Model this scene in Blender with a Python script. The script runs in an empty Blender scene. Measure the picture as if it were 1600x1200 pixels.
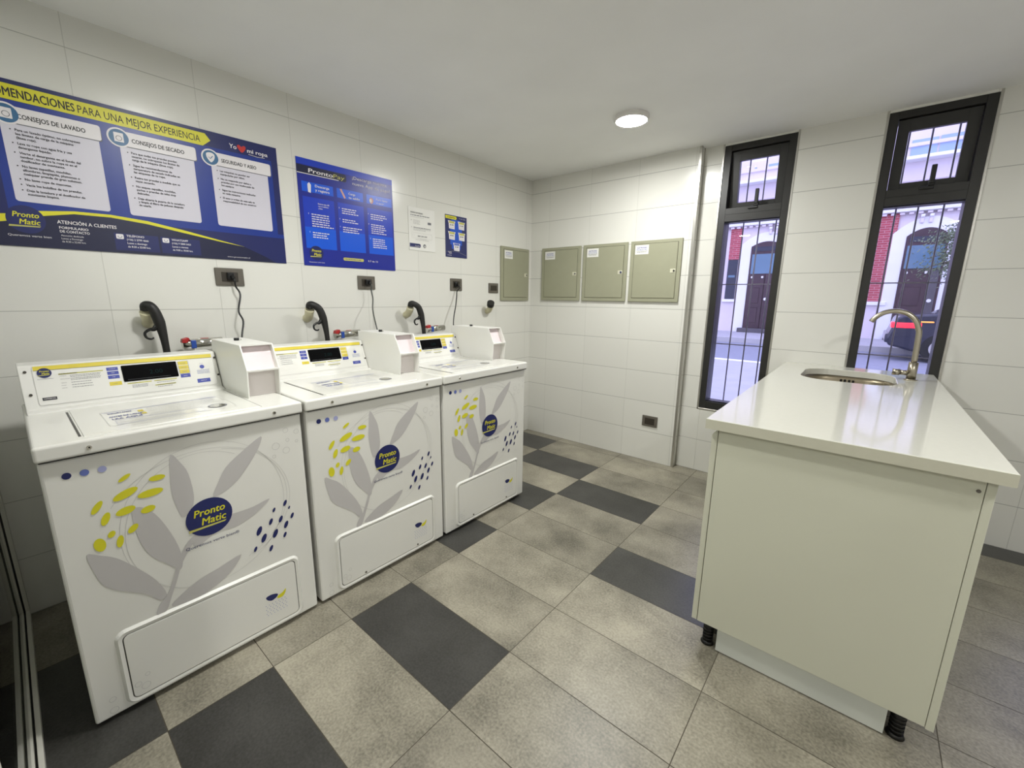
import bpy, bmesh, math, random
from mathutils import Vector, Matrix
random.seed(7)
sc = bpy.context.scene
COL = sc.collection
PI = math.pi

# ------------------------------------------------------------------ camera
CAM = Vector((2.4798, -3.226, 1.3045))
yaw, pit, rol, FPX = 0.6951, -0.2035, 0.012, 655.39
fwd = Vector((-math.sin(yaw)*math.cos(pit), math.cos(yaw)*math.cos(pit), math.sin(pit)))
rt = Vector((math.cos(yaw), math.sin(yaw), 0)); up = rt.cross(fwd)
r2 = rt*math.cos(rol)+up*math.sin(rol); u2 = -rt*math.sin(rol)+up*math.cos(rol)
cd = bpy.data.cameras.new('camera'); cam = bpy.data.objects.new('camera', cd); COL.objects.link(cam)
cam.matrix_world = Matrix(((r2.x, u2.x, -fwd.x, CAM.x), (r2.y, u2.y, -fwd.y, CAM.y), (r2.z, u2.z, -fwd.z, CAM.z), (0, 0, 0, 1)))
cd.sensor_width = 36; cd.lens = FPX/1600*36; cd.clip_start = 0.02; cd.clip_end = 200
sc.camera = cam

# ------------------------------------------------------------------ sky, view
w = bpy.data.worlds.new('sky'); sc.world = w; w.use_nodes = True
bg = w.node_tree.nodes['Background']; bg.inputs[0].default_value = (0.60, 0.62, 1.0, 1); bg.inputs[1].default_value = 2.7
vs = sc.view_settings; vs.view_transform = 'Standard'; vs.look = 'None'; vs.gamma = 1; vs.use_curve_mapping = False
vs.exposure = 0.1
LAMP_POWER = 20.5
LAMP_COLOUR = (1.0, 1.0, 0.97)
LAMPS = [(1.28, -0.74), (1.27, -2.50), (3.65, -2.15), (0.8, -4.3), (3.2, -4.4)]  # last three are unseen lights, added to match the overall light level

# ------------------------------------------------------------------ materials
def lin(c):
    return tuple(((v/255)/12.92 if v/255 <= 0.04045 else ((v/255+0.055)/1.055)**2.4) for v in c)+(1,)
_m = {}
def mat(name, rgb=(200, 200, 200), rough=0.5, metal=0.0, noise=0.0, scale=8.0, bump=0.0, bscale=60, emit=None, es=0, spec=0.5, coat=0.0):
    if name in _m: return _m[name]
    m = bpy.data.materials.new(name); m.use_nodes = True; nt = m.node_tree; b = nt.nodes['Principled BSDF']
    c = lin(rgb); b.inputs['Base Color'].default_value = c
    b.inputs['Roughness'].default_value = rough; b.inputs['Metallic'].default_value = metal
    b.inputs['Specular IOR Level'].default_value = spec
    b.inputs['Coat Weight'].default_value = coat
    if noise or bump:
        tc = nt.nodes.new('ShaderNodeTexCoord')
    if noise:
        n = nt.nodes.new('ShaderNodeTexNoise'); n.inputs['Scale'].default_value = scale; n.inputs['Detail'].default_value = 6
        nt.links.new(tc.outputs['Object'], n.inputs['Vector'])
        r = nt.nodes.new('ShaderNodeValToRGB'); r.color_ramp.elements[0].position = 0.3; r.color_ramp.elements[1].position = 0.7
        r.color_ramp.elements[0].color = tuple(v*(1-noise) for v in c[:3])+(1,); r.color_ramp.elements[1].color = tuple(min(1, v*(1+noise)) for v in c[:3])+(1,)
        nt.links.new(n.outputs['Fac'], r.inputs['Fac']); nt.links.new(r.outputs['Color'], b.inputs['Base Color'])
    if bump:
        n2 = nt.nodes.new('ShaderNodeTexNoise'); n2.inputs['Scale'].default_value = bscale; n2.inputs['Detail'].default_value = 4
        nt.links.new(tc.outputs['Object'], n2.inputs['Vector'])
        bp = nt.nodes.new('ShaderNodeBump'); bp.inputs['Strength'].default_value = bump; bp.inputs['Distance'].default_value = 0.002
        nt.links.new(n2.outputs['Fac'], bp.inputs['Height']); nt.links.new(bp.outputs['Normal'], b.inputs['Normal'])
    if emit:
        b.inputs['Emission Color'].default_value = lin(emit); b.inputs['Emission Strength'].default_value = es
    _m[name] = m; return m

def tile_wall_mat(name, axis, off, bw=0.408, bh=0.2462, tile=(222, 221, 214), grout=(200, 199, 192), rough=0.22, hj=0.62):
    m = bpy.data.materials.new(name); m.use_nodes = True; nt = m.node_tree; b = nt.nodes['Principled BSDF']
    tc = nt.nodes.new('ShaderNodeTexCoord'); sp = nt.nodes.new('ShaderNodeSeparateXYZ'); cb = nt.nodes.new('ShaderNodeCombineXYZ')
    ad = nt.nodes.new('ShaderNodeMath'); ad.operation = 'ADD'; ad.inputs[1].default_value = -off+bw*40
    az = nt.nodes.new('ShaderNodeMath'); az.operation = 'ADD'; az.inputs[1].default_value = bh*20
    nt.links.new(tc.outputs['Object'], sp.inputs[0]); nt.links.new(sp.outputs[axis], ad.inputs[0]); nt.links.new(sp.outputs['Z'], az.inputs[0])
    nt.links.new(ad.outputs[0], cb.inputs[0]); nt.links.new(az.outputs[0], cb.inputs[1])
    br = nt.nodes.new('ShaderNodeTexBrick'); br.offset = 0; br.squash = 1
    br.inputs['Scale'].default_value = 1; br.inputs['Brick Width'].default_value = bw; br.inputs['Row Height'].default_value = bh
    br.inputs['Mortar Size'].default_value = 0.0014; br.inputs['Mortar Smooth'].default_value = 0.4; br.inputs['Bias'].default_value = 0
    t = lin(tile); br.inputs['Color1'].default_value = t; br.inputs['Color2'].default_value = tuple(v*0.975 for v in t[:3])+(1,); br.inputs['Mortar'].default_value = lin(grout)
    nt.links.new(cb.outputs[0], br.inputs['Vector'])
    hb = nt.nodes.new('ShaderNodeTexBrick'); hb.offset = 0; hb.squash = 1; hb.inputs['Scale'].default_value = 1; hb.inputs['Brick Width'].default_value = 400; hb.inputs['Row Height'].default_value = bh
    hb.inputs['Mortar Size'].default_value = 0.0018; hb.inputs['Mortar Smooth'].default_value = 0.3; hb.inputs['Color1'].default_value = (1, 1, 1, 1); hb.inputs['Color2'].default_value = (1, 1, 1, 1); hb.inputs['Mortar'].default_value = (hj, hj, hj, 1)
    nt.links.new(cb.outputs[0], hb.inputs['Vector'])
    mm = nt.nodes.new('ShaderNodeMix'); mm.data_type = 'RGBA'; mm.blend_type = 'MULTIPLY'; mm.inputs[0].default_value = 1
    nt.links.new(br.outputs['Color'], mm.inputs[6]); nt.links.new(hb.outputs['Color'], mm.inputs[7]); nt.links.new(mm.outputs[2], b.inputs['Base Color'])
    inv = nt.nodes.new('ShaderNodeMath'); inv.operation = 'SUBTRACT'; inv.inputs[0].default_value = 1; nt.links.new(br.outputs['Fac'], inv.inputs[1])
    nz = nt.nodes.new('ShaderNodeTexNoise'); nz.inputs['Scale'].default_value = 5; nz.inputs['Detail'].default_value = 2; nt.links.new(tc.outputs['Object'], nz.inputs['Vector'])
    bp0 = nt.nodes.new('ShaderNodeBump'); bp0.inputs['Strength'].default_value = 0.12; bp0.inputs['Distance'].default_value = 0.01; nt.links.new(nz.outputs['Fac'], bp0.inputs['Height'])
    bp = nt.nodes.new('ShaderNodeBump'); bp.inputs['Strength'].default_value = 0.5; bp.inputs['Distance'].default_value = 0.002
    nt.links.new(inv.outputs[0], bp.inputs['Height']); nt.links.new(bp0.outputs['Normal'], bp.inputs['Normal']); nt.links.new(bp.outputs['Normal'], b.inputs['Normal'])
    b.inputs['Roughness'].default_value = rough
    return m

def floor_tile_mat(name, dark, lo, hi, rough):
    m = bpy.data.materials.new(name); m.use_nodes = True; nt = m.node_tree; b = nt.nodes['Principled BSDF']
    tc = nt.nodes.new('ShaderNodeTexCoord'); at = nt.nodes.new('ShaderNodeAttribute'); at.attribute_name = 'tone'
    off = nt.nodes.new('ShaderNodeVectorMath'); off.operation = 'MULTIPLY_ADD'; off.inputs[1].default_value = (7, 13, 5)
    nt.links.new(at.outputs['Color'], off.inputs[0]); nt.links.new(tc.outputs['Object'], off.inputs[2])
    n1 = nt.nodes.new('ShaderNodeTexNoise'); n1.inputs['Scale'].default_value = 3.2; n1.inputs['Detail'].default_value = 8; n1.inputs['Roughness'].default_value = 0.62
    n2 = nt.nodes.new('ShaderNodeTexNoise'); n2.inputs['Scale'].default_value = 120; n2.inputs['Detail'].default_value = 3
    nt.links.new(off.outputs[0], n1.inputs['Vector']); nt.links.new(tc.outputs['Object'], n2.inputs['Vector'])
    mx = nt.nodes.new('ShaderNodeMath'); mx.operation = 'MULTIPLY_ADD'; mx.inputs[1].default_value = 0.55
    nt.links.new(n2.outputs['Fac'], mx.inputs[0]); nt.links.new(n1.outputs['Fac'], mx.inputs[2])
    r = nt.nodes.new('ShaderNodeValToRGB'); r.color_ramp.elements[0].position = 0.54; r.color_ramp.elements[1].position = 0.98
    r.color_ramp.elements[0].color = lin(lo); r.color_ramp.elements[1].color = lin(hi)
    nt.links.new(mx.outputs[0], r.inputs['Fac'])
    mul = nt.nodes.new('ShaderNodeMix'); mul.data_type = 'RGBA'; mul.blend_type = 'MULTIPLY'; mul.inputs[0].default_value = 1
    tone = nt.nodes.new('ShaderNodeMapRange'); tone.inputs['To Min'].default_value = 0.86; tone.inputs['To Max'].default_value = 1.1
    nt.links.new(at.outputs['Fac'], tone.inputs['Value'])
    nt.links.new(r.outputs['Color'], mul.inputs[6]); nt.links.new(tone.outputs[0], mul.inputs[7])
    nt.links.new(mul.outputs[2], b.inputs['Base Color'])
    b.inputs['Roughness'].default_value = rough
    bp = nt.nodes.new('ShaderNodeBump'); bp.inputs['Strength'].default_value = 0.25; bp.inputs['Distance'].default_value = 0.001
    nt.links.new(n2.outputs['Fac'], bp.inputs['Height']); nt.links.new(bp.outputs['Normal'], b.inputs['Normal'])
    return m

def glass_mat(name, tint=(1, 1, 1), refl=1.0, ior=1.45):
    m = bpy.data.materials.new(name); m.use_nodes = True; nt = m.node_tree
    for n in list(nt.nodes): nt.nodes.remove(n)
    o = nt.nodes.new('ShaderNodeOutputMaterial'); mx = nt.nodes.new('ShaderNodeMixShader')
    tr = nt.nodes.new('ShaderNodeBsdfTransparent'); tr.inputs[0].default_value = tint+(1,)
    gl = nt.nodes.new('ShaderNodeBsdfGlossy'); gl.inputs['Roughness'].default_value = 0.0
    fr = nt.nodes.new('ShaderNodeFresnel'); fr.inputs['IOR'].default_value = ior
    mu = nt.nodes.new('ShaderNodeMath'); mu.operation = 'MULTIPLY'; mu.inputs[1].default_value = refl
    nt.links.new(fr.outputs[0], mu.inputs[0]); nt.links.new(mu.outputs[0], mx.inputs[0]); nt.links.new(tr.outputs[0], mx.inputs[1]); nt.links.new(gl.outputs[0], mx.inputs[2]); nt.links.new(mx.outputs[0], o.inputs[0])
    return m

def brick_mat(name, bw, bh, c1, c2, mo, ms=0.012, rough=0.85):
    m = bpy.data.materials.new(name); m.use_nodes = True; nt = m.node_tree; b = nt.nodes['Principled BSDF']
    tc = nt.nodes.new('ShaderNodeTexCoord'); sp = nt.nodes.new('ShaderNodeSeparateXYZ'); cb = nt.nodes.new('ShaderNodeCombineXYZ')
    nt.links.new(tc.outputs['Object'], sp.inputs[0]); nt.links.new(sp.outputs['X'], cb.inputs[0]); nt.links.new(sp.outputs['Z'], cb.inputs[1])
    br = nt.nodes.new('ShaderNodeTexBrick'); br.inputs['Scale'].default_value = 1; br.inputs['Brick Width'].default_value = bw; br.inputs['Row Height'].default_value = bh
    br.inputs['Mortar Size'].default_value = ms; br.inputs['Color1'].default_value = lin(c1); br.inputs['Color2'].default_value = lin(c2); br.inputs['Mortar'].default_value = lin(mo)
    nt.links.new(cb.outputs[0], br.inputs['Vector']); nt.links.new(br.outputs['Color'], b.inputs['Base Color']); b.inputs['Roughness'].default_value = rough
    return m

M_LW = tile_wall_mat('wall_tile_machine_side', 'Y', -0.075, hj=0.78)
M_FW = tile_wall_mat('wall_tile_far', 'X', 0.20)
M_RW = tile_wall_mat('wall_tile_window_side', 'X', 0.374)
M_WH = mat('painted_plaster', (240, 240, 238), 0.8, noise=0.02, scale=3)
M_FL = floor_tile_mat('stone_tile_light', 0, (98, 94, 82), (163, 157, 140), 0.36)
M_FD = floor_tile_mat('stone_tile_dark', 1, (42, 41, 38), (74, 73, 70), 0.30)
M_GR = mat('floor_grout', (84, 78, 66), 0.9, noise=0.1, scale=40)
M_EN = mat('white_enamel', (225, 224, 217), 0.22, noise=0.008, scale=3, coat=0.2)
M_PL = mat('white_plastic_console', (226, 225, 219), 0.35, noise=0.008, scale=5)
M_BK = mat('black_plastic', (14, 14, 14), 0.35, noise=0.05, scale=40)
M_RB = mat('black_rubber', (20, 19, 17), 0.5, bump=0.2, bscale=200)
M_AL = mat('brushed_aluminium', (190, 188, 182), 0.3, metal=1.0, bump=0.05, bscale=300)
M_ST = mat('brushed_steel', (176, 169, 153), 0.28, metal=1.0, bump=0.05, bscale=250)
M_STB = mat('sink_steel', (150, 140, 120), 0.35, metal=1.0, bump=0.05, bscale=250)
M_CH = mat('chrome', (210, 208, 200), 0.12, metal=1.0)
M_FR = mat('anodised_black_frame', (35, 34, 32), 0.4, noise=0.05, scale=10)
M_QZ = mat('white_quartz', (216, 215, 204), 0.085, noise=0.012, scale=60)
M_QZE = mat('darker_quartz_edge', (188, 186, 168), 0.45, noise=0.012, scale=60)  # worktop edges and underside, darker and rougher than the top face
M_ML = mat('cream_melamine', (196, 196, 178), 0.42, noise=0.008, scale=4)
M_PLN = mat('white_plinth', (205, 208, 200), 0.12, noise=0.01, scale=6)
M_OL = mat('olive_grey_enamel', (153, 153, 130), 0.42, noise=0.015, scale=20)
M_PLT = mat('lock_plate', (200, 198, 176), 0.4)
M_OLD = mat('olive_seam', (78, 76, 55), 0.6)
M_PAP = mat('white_paper', (226, 225, 220), 0.6, noise=0.01, scale=20)
M_SKIN = mat('pink_white_plate', (226, 212, 214), 0.4, noise=0.01, scale=8)
M_LWP = mat('warm_white_plate', (220, 213, 210), 0.4, noise=0.01, scale=8)
M_GP = mat('grey_brown_plate', (98, 93, 84), 0.38, noise=0.03, scale=30)
M_GPD = mat('dark_brown_socket', (52, 46, 38), 0.4, noise=0.03, scale=30)
M_BG = mat('beige_pvc', (206, 200, 168), 0.45, noise=0.03, scale=20)
M_GLS = glass_mat('window_glass', (0.97, 0.97, 0.98), 0.8, 1.3)
M_PGL = glass_mat('partition_glass', (0.80, 0.82, 0.79), 1.0, 1.45)
# print inks
NAVY = mat('navy_ink', (27, 35, 92), 0.35); NAVY2 = mat('deep_navy_ink', (22, 26, 60), 0.35); BLUE = mat('royal_blue_ink', (22, 50, 136), 0.35)
BLUE2 = mat('bright_blue_ink', (16, 74, 182), 0.35); YEL = mat('yellow_ink', (214, 208, 40), 0.4); WHT = mat('white_ink', (224, 220, 222), 0.4)
LILAC = mat('pale_panel_ink', (206, 203, 214), 0.4); INK = mat('black_ink', (32, 32, 36), 0.5); GREYI = mat('grey_ink', (110, 110, 116), 0.5)
TEAL = mat('teal_ink', (46, 98, 140), 0.4); LBL = mat('label_blue_ink', (62, 74, 160), 0.4); MIDB = mat('mid_blue_dot', (98, 112, 178), 0.4); PALB = mat('pale_blue_dot', (160, 164, 204), 0.4)
LEAF = mat('leaf_grey_ink', (190, 187, 185), 0.35); LINEI = mat('fine_grey_ink', (192, 191, 187), 0.4); RED = mat('red_ink', (190, 44, 40), 0.4)
SEAM = mat('seam_shadow_gap', (84, 83, 78), 0.7); GLD = mat('golden_yellow_ink', (214, 196, 66), 0.4); PINKI = mat('skin_ink', (205, 160, 150), 0.5); OLIVEI = mat('olive_yellow_ink', (190, 186, 96), 0.4)
M_DSP = mat('display_black', (5, 5, 6), 0.5, spec=0.04)
PBG = mat('poster_blue_ink', (30, 42, 142), 0.3); PB1 = mat('poster_royal_ink', (24, 58, 184), 0.3); PB2 = mat('poster_bright_ink', (18, 86, 212), 0.3)
LCD = mat('display_digits', (16, 34, 34), 0.5, emit=(60, 150, 150), es=0.008, spec=0.04)

# ------------------------------------------------------------------ mesh builder
def catmull(pts, n=6, closed=False):
    P = [Vector(p) for p in pts]; out = []
    N = len(P); rng = range(N) if closed else range(N-1)
    for i in rng:
        a = P[(i-1) % N] if closed or i > 0 else P[0]; b = P[i]; c = P[(i+1) % N]; d = P[(i+2) % N] if closed or i+2 < N else P[-1]
        for k in range(n):
            t = k/n
            out.append(0.5*((2*b)+(c-a)*t+(2*a-5*b+4*c-d)*t*t+(3*b-a-3*c+d)*t**3))
    if not closed: out.append(P[-1])
    return out

class MB:
    def __init__(s): s.bm = bmesh.new(); s.mats = []
    def mi(s, m):
        if m not in s.mats: s.mats.append(m)
        return s.mats.index(m)
    def face(s, pts, m, smooth=False):
        vs_ = [s.bm.verts.new(p) for p in pts]
        f = s.bm.faces.new(vs_); f.material_index = s.mi(m); f.smooth = smooth; return f
    def box(s, x0, x1, y0, y1, z0, z1, m, bev=0.0, seg=2):
        V = [s.bm.verts.new((x, y, z)) for x in (x0, x1) for y in (y0, y1) for z in (z0, z1)]
        q = [(0, 1, 3, 2), (4, 6, 7, 5), (0, 4, 5, 1), (2, 3, 7, 6), (0, 2, 6, 4), (1, 5, 7, 3)]
        i = s.mi(m); fs = []
        for a in q:
            f = s.bm.faces.new([V[k] for k in a]); f.material_index = i; fs.append(f)
        if bev:
            es = list({e for f in fs for e in f.edges})
            r = bmesh.ops.bevel(s.bm, geom=es, offset=bev, segments=seg, profile=0.5, affect='EDGES', material=i)
            for f in r['faces']: f.smooth = False
        return s
    def prism(s, prof, axis, a0, a1, m, bev=0):
        """prof: list of 2-D points; axis 'y' means (x,z) profile extruded along y, 'x' -> (y,z), 'z' -> (x,y)"""
        def P(p, a): return {'y': (p[0], a, p[1]), 'x': (a, p[0], p[1]), 'z': (p[0], p[1], a)}[axis]
        A = [s.bm.verts.new(P(p, a0)) for p in prof]; B = [s.bm.verts.new(P(p, a1)) for p in prof]
        i = s.mi(m); fs = [s.bm.faces.new(A[::-1]), s.bm.faces.new(B)]
        n = len(prof)
        for k in range(n): fs.append(s.bm.faces.new([A[k], A[(k+1) % n], B[(k+1) % n], B[k]]))
        for f in fs: f.material_index = i
        if bev:
            bmesh.ops.recalc_face_normals(s.bm, faces=fs)
            es = list({e for f in fs for e in f.edges})
            bmesh.ops.bevel(s.bm, geom=es, offset=bev, segments=2, profile=0.5, affect='EDGES', material=i)
        return s
    def tube(s, pts, r, m, seg=12, n=5, smooth=True, caps=True):
        P = catmull(pts, n) if n > 1 else [Vector(p) for p in pts]
        R = r if isinstance(r, (list, tuple)) else None
        t0 = (P[1]-P[0]).normalized(); nrm = t0.orthogonal().normalized(); rings = []; i = s.mi(m)
        for k, p in enumerate(P):
            t = (P[min(k+1, len(P)-1)]-P[max(k-1, 0)]).normalized()
            nrm = (nrm-t*nrm.dot(t)).normalized(); bn = t.cross(nrm)
            if R:
                f = k/(len(P)-1)*(len(R)-1); a = int(min(f, len(R)-2)); rr = R[a]+(R[a+1]-R[a])*(f-a)
            else: rr = r
            rings.append([s.bm.verts.new(p+(nrm*math.cos(2*PI*j/seg)+bn*math.sin(2*PI*j/seg))*rr) for j in range(seg)])
        for a, b in zip(rings, rings[1:]):
            for j in range(seg):
                f = s.bm.faces.new([a[j], a[(j+1) % seg], b[(j+1) % seg], b[j]]); f.material_index = i; f.smooth = smooth
        if caps:
            for rg in (rings[0][::-1], rings[-1]):
                f = s.bm.faces.new(rg); f.material_index = i
        return s
    def cyl(s, p0, p1, r, m, seg=20, r1=None, smooth=True):
        return s.tube([p0, p1], [r, r if r1 is None else r1], m, seg, 1, smooth)
    def rings(s, loops, m, smooth=True, cap0=False, cap1=False):
        L = [[s.bm.verts.new(p) for p in lp] for lp in loops]; i = s.mi(m); n = len(L[0])
        for a, b in zip(L, L[1:]):
            for j in range(n):
                f = s.bm.faces.new([a[j], a[(j+1) % n], b[(j+1) % n], b[j]]); f.material_index = i; f.smooth = smooth
        if cap0: f = s.bm.faces.new(L[0][::-1]); f.material_index = i
        if cap1: f = s.bm.faces.new(L[-1]); f.material_index = i
        return s
    def build(s, name, parent=None, org=None, recalc=True, loc=None):
        if recalc: bmesh.ops.recalc_face_normals(s.bm, faces=s.bm.faces)
        if org is not None: bmesh.ops.translate(s.bm, verts=s.bm.verts, vec=-Vector(org))
        me = bpy.data.meshes.new(name); s.bm.to_mesh(me); s.bm.free()
        for m in s.mats: me.materials.append(m)
        o = bpy.data.objects.new(name, me); COL.objects.link(o)
        if parent: o.parent = parent
        elif org is not None: o.location = org
        if loc: o.location = loc
        return o

_tc = {}
def text_geo(t, bold):
    k = (t, bold)
    if k in _tc: return _tc[k]
    cu = bpy.data.curves.new('t', 'FONT'); cu.body = t; cu.size = 1; cu.resolution_u = 2
    ob = bpy.data.objects.new('t', cu); COL.objects.link(ob)
    dg = bpy.context.evaluated_depsgraph_get(); me = bpy.data.meshes.new_from_object(ob.evaluated_get(dg))
    vs_ = [(v.co.x, v.co.y, 0.0) for v in me.vertices]; ps = [tuple(p.vertices) for p in me.polygons]
    bpy.data.objects.remove(ob); bpy.data.curves.remove(cu); bpy.data.meshes.remove(me)
    if bold:      # heavier strokes: the outline repeated with small shifts
        n0 = len(vs_); base = list(vs_); bp_ = list(ps); vs_ = []; ps = []
        for q, (dx, dy) in enumerate([(-0.022, 0.0), (0.022, 0.0), (0.0, 0.018), (0.0, -0.010)]):
            vs_ += [(x+dx, y+dy, q*0.3) for x, y, _ in base]; ps += [tuple(i+q*n0 for i in p) for p in bp_]
    x0 = min(v[0] for v in vs_); x1 = max(v[0] for v in vs_)
    _tc[k] = (vs_, ps, x0, x1); return _tc[k]

class Dec(MB):
    """flat print on a plane: u,v coordinates, thin layers along the normal"""
    def __init__(s, O, U, V, N, step=0.0004):
        super().__init__(); s.O = Vector(O); s.U = Vector(U); s.V = Vector(V); s.N = Vector(N); s.step = step
    def p(s, u, v, l): return s.O+s.U*u+s.V*v+s.N*(s.step*l)
    def poly(s, pts, m, l=1):
        f = s.face([s.p(a, b, l) for a, b in pts], m)
        return f
    def rect(s, u0, u1, v0, v1, m, l=1): s.poly([(u0, v0), (u1, v0), (u1, v1), (u0, v1)], m, l)
    def rrpts(s, u0, u1, v0, v1, r, n=5, corners=(1, 1, 1, 1)):
        out = []
        for k, (cx, cy) in enumerate([(u1-r, v0+r), (u1-r, v1-r), (u0+r, v1-r), (u0+r, v0+r)]):
            if corners[k]:
                for j in range(n+1):
                    a = -PI/2+k*PI/2+j/n*PI/2; out.append((cx+r*math.cos(a), cy+r*math.sin(a)))
            else: out.append([(u1, v0), (u1, v1), (u0, v1), (u0, v0)][k])
        return out
    def rrect(s, u0, u1, v0, v1, r, m, l=1, corners=(1, 1, 1, 1)): s.poly(s.rrpts(u0, u1, v0, v1, r, 5, corners), m, l)
    def ell(s, cu, cv, ru, rv, m, l=1, rot=0, n=20):
        a = math.radians(rot); ca, sa = math.cos(a), math.sin(a)
        s.poly([(cu+ru*math.cos(t)*ca-rv*math.sin(t)*sa, cv+ru*math.cos(t)*sa+rv*math.sin(t)*ca) for t in [2*PI*k/n for k in range(n)]], m, l)
    def stroke(s, pts, wd, m, l=1, closed=False):
        P = [Vector(p) for p in pts]; n = len(P); L = []; R = []
        for k in range(n):
            a = P[(k-1) % n] if closed or k else P[k]; b = P[(k+1) % n] if closed or k < n-1 else P[k]
            t = (b-a).normalized(); q = Vector((-t.y, t.x))*wd/2; L.append(P[k]+q); R.append(P[k]-q)
        lv = [s.bm.verts.new(s.p(q.x, q.y, l)) for q in L]; rv = [s.bm.verts.new(s.p(q.x, q.y, l)) for q in R]
        for k in range(n if closed else n-1):
            f = s.bm.faces.new([rv[k], rv[(k+1) % n], lv[(k+1) % n], lv[k]]); f.material_index = s.mi(m)
    def ring(s, cu, cv, ru, rv, wd, m, l=1, n=40, a0=0, a1=360):
        full = a1-a0 == 360; k = n if full else n+1
        s.stroke([(cu+ru*math.cos(math.radians(a0+(a1-a0)*j/n)), cv+rv*math.sin(math.radians(a0+(a1-a0)*j/n))) for j in range(k)], wd, m, l, full)
    def frame(s, u0, u1, v0, v1, wd, m, l=1, r=0.0):
        s.stroke(s.rrpts(u0, u1, v0, v1, r) if r else [(u0, v0), (u1, v0), (u1, v1), (u0, v1)], wd, m, l, True)
    def smooth_poly(s, pts, m, l=1): s.poly([(q.x, q.y) for q in catmull([Vector((a, b, 0)) for a, b in pts], 3, True)], m, l)
    def text(s, t, u, v, cap, m, l=2, w=None, bold=False, skew=0.0, al='l', rot=0.0):
        vs_, ps, x0, x1 = text_geo(t, bold); k = cap/0.72; kw = k if w is None else w/(x1-x0)
        i = s.mi(m); W = (x1-x0)*kw; du = {'l': 0, 'c': -W/2, 'r': -W}[al]; ca, sa = math.cos(math.radians(rot)), math.sin(math.radians(rot))
        V = []
        for x, y, dl in vs_:
            a = (x-x0)*kw+du+skew*y*k; b = y*k; V.append(s.bm.verts.new(s.p(u+a*ca-b*sa, v+a*sa+b*ca, l+dl)))
        for p_ in ps:
            try: f = s.bm.faces.new([V[q] for q in p_]); f.material_index = i
            except ValueError: pass
    def para(s, lines, u, v, lh, cap, m, l=2, sw=1.0, bold=False):
        for k, t in enumerate(lines):
            if t:
                x = text_geo(t, bold); s.text(t, u, v-k*lh, cap, m, l, w=(x[3]-x[2])*cap/0.72*sw, bold=bold)
    def greek(s, u0, u1, v, h, m, l=2):
        """a line of print too small to read: short dashes"""
        u = u0
        while u < u1-h:
            wd = random.uniform(1.5, 4.5)*h; s.rect(u, min(u+wd, u1), v, v+h, m, l); u += wd+h*0.7

def tag(o, label=None, cat=None, group=None, kind=None):
    if label: o['label'] = label
    if cat: o['category'] = cat
    if group: o['group'] = group
    if kind: o['kind'] = kind
    return o
def empty(name, loc, **k):
    o = bpy.data.objects.new(name, None); COL.objects.link(o); o.location = loc; o.empty_display_size = 0.05; tag(o, **k); return o
def copy_tree(o, parent=None):
    kids = [c for c in bpy.data.objects if c.parent == o]
    c = o.copy(); COL.objects.link(c); c.parent = parent
    for k in kids: copy_tree(k, c)
    return c
def struct(o): o['kind'] = 'structure'; return o

# ------------------------------------------------------------------ room shell
H = 2.333; REC = 0.07; XT = 1.456; XR = 4.75; YB = -5.6
X0, Y0, TL, TW = 1.0236, -3.0943, 0.6, 0.3
DARK = {(0, 2), (0, 7), (0, 0), (1, 5), (-1, 8), (-2, 9), (-1, 6), (-1, 4), (-1, -1), (3, 10), (4, 3), (4, 8), (2, -2), (1, -3), (5, 5), (0, -4)}
b = MB(); tones = []
gap = 0.0014
for i in range(-2, 7):
    for j in range(-9, 11):
        x0, x1 = X0+i*TL, X0+(i+1)*TL; y0, y1 = Y0+j*TW, Y0+(j+1)*TW
        x0, x1, y0, y1 = max(x0, 0), min(x1, XR), max(y0, YB), min(y1, REC)
        if x1-x0 < 0.01 or y1-y0 < 0.01: continue
        b.face([(x0+gap, y0+gap, 0), (x1-gap, y0+gap, 0), (x1-gap, y1-gap, 0), (x0+gap, y1-gap, 0)], M_FD if (i, j) in DARK else M_FL)
        tones.append(random.random())
b.face([(0, YB, -0.0012), (XR, YB, -0.0012), (XR, REC, -0.0012), (0, REC, -0.0012)], M_GR); tones.append(0.5)
fl = struct(b.build('floor', recalc=False))
ca = fl.data.color_attributes.new('tone', 'FLOAT_COLOR', 'CORNER')
for p_ in fl.data.polygons:
    for li in p_.loop_indices: ca.data[li].color = (tones[p_.index],)*3+(1,)

b = MB(); b.box(-0.2, XR+0.2, YB-0.2, 0.30, H, H+0.12, M_WH); struct(b.build('ceiling'))
b = MB(); b.box(-0.2, 0, YB, 0.30, -0.1, H, M_LW); struct(b.build('wall_left'))
b = MB(); b.box(XR, XR+0.2, YB, 0.30, -0.1, H, M_WH); struct(b.build('wall_right'))
b = MB(); b.box(0, XR, YB-0.2, YB, -0.1, H, M_WH); struct(b.build('wall_back'))
WIN = [(1.586, 1.999), (2.4216, 2.8296), (3.275, 3.683), (4.10, 4.508)]; WZ0, WZ1 = 0.50, 2.322  # last two out of view: third inferred from floor reflections, fourth added for daylight
b = MB(); b.box(0, XT, 0, 0.27, -0.1, H, M_FW); struct(b.build('wall_far'))
b = MB()
xs = [XT]+[q for wn in WIN for q in wn]+[XR]
for k in range(0, 9, 2): b.box(xs[k], xs[k+1], REC, 0.27, -0.1, H, M_RW)
for a, c in WIN:
    b.box(a, c, REC, 0.27, -0.1, WZ0, M_RW); b.box(a, c, REC, 0.27, WZ1, H, M_RW)
struct(b.build('wall_window_side'))
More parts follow.
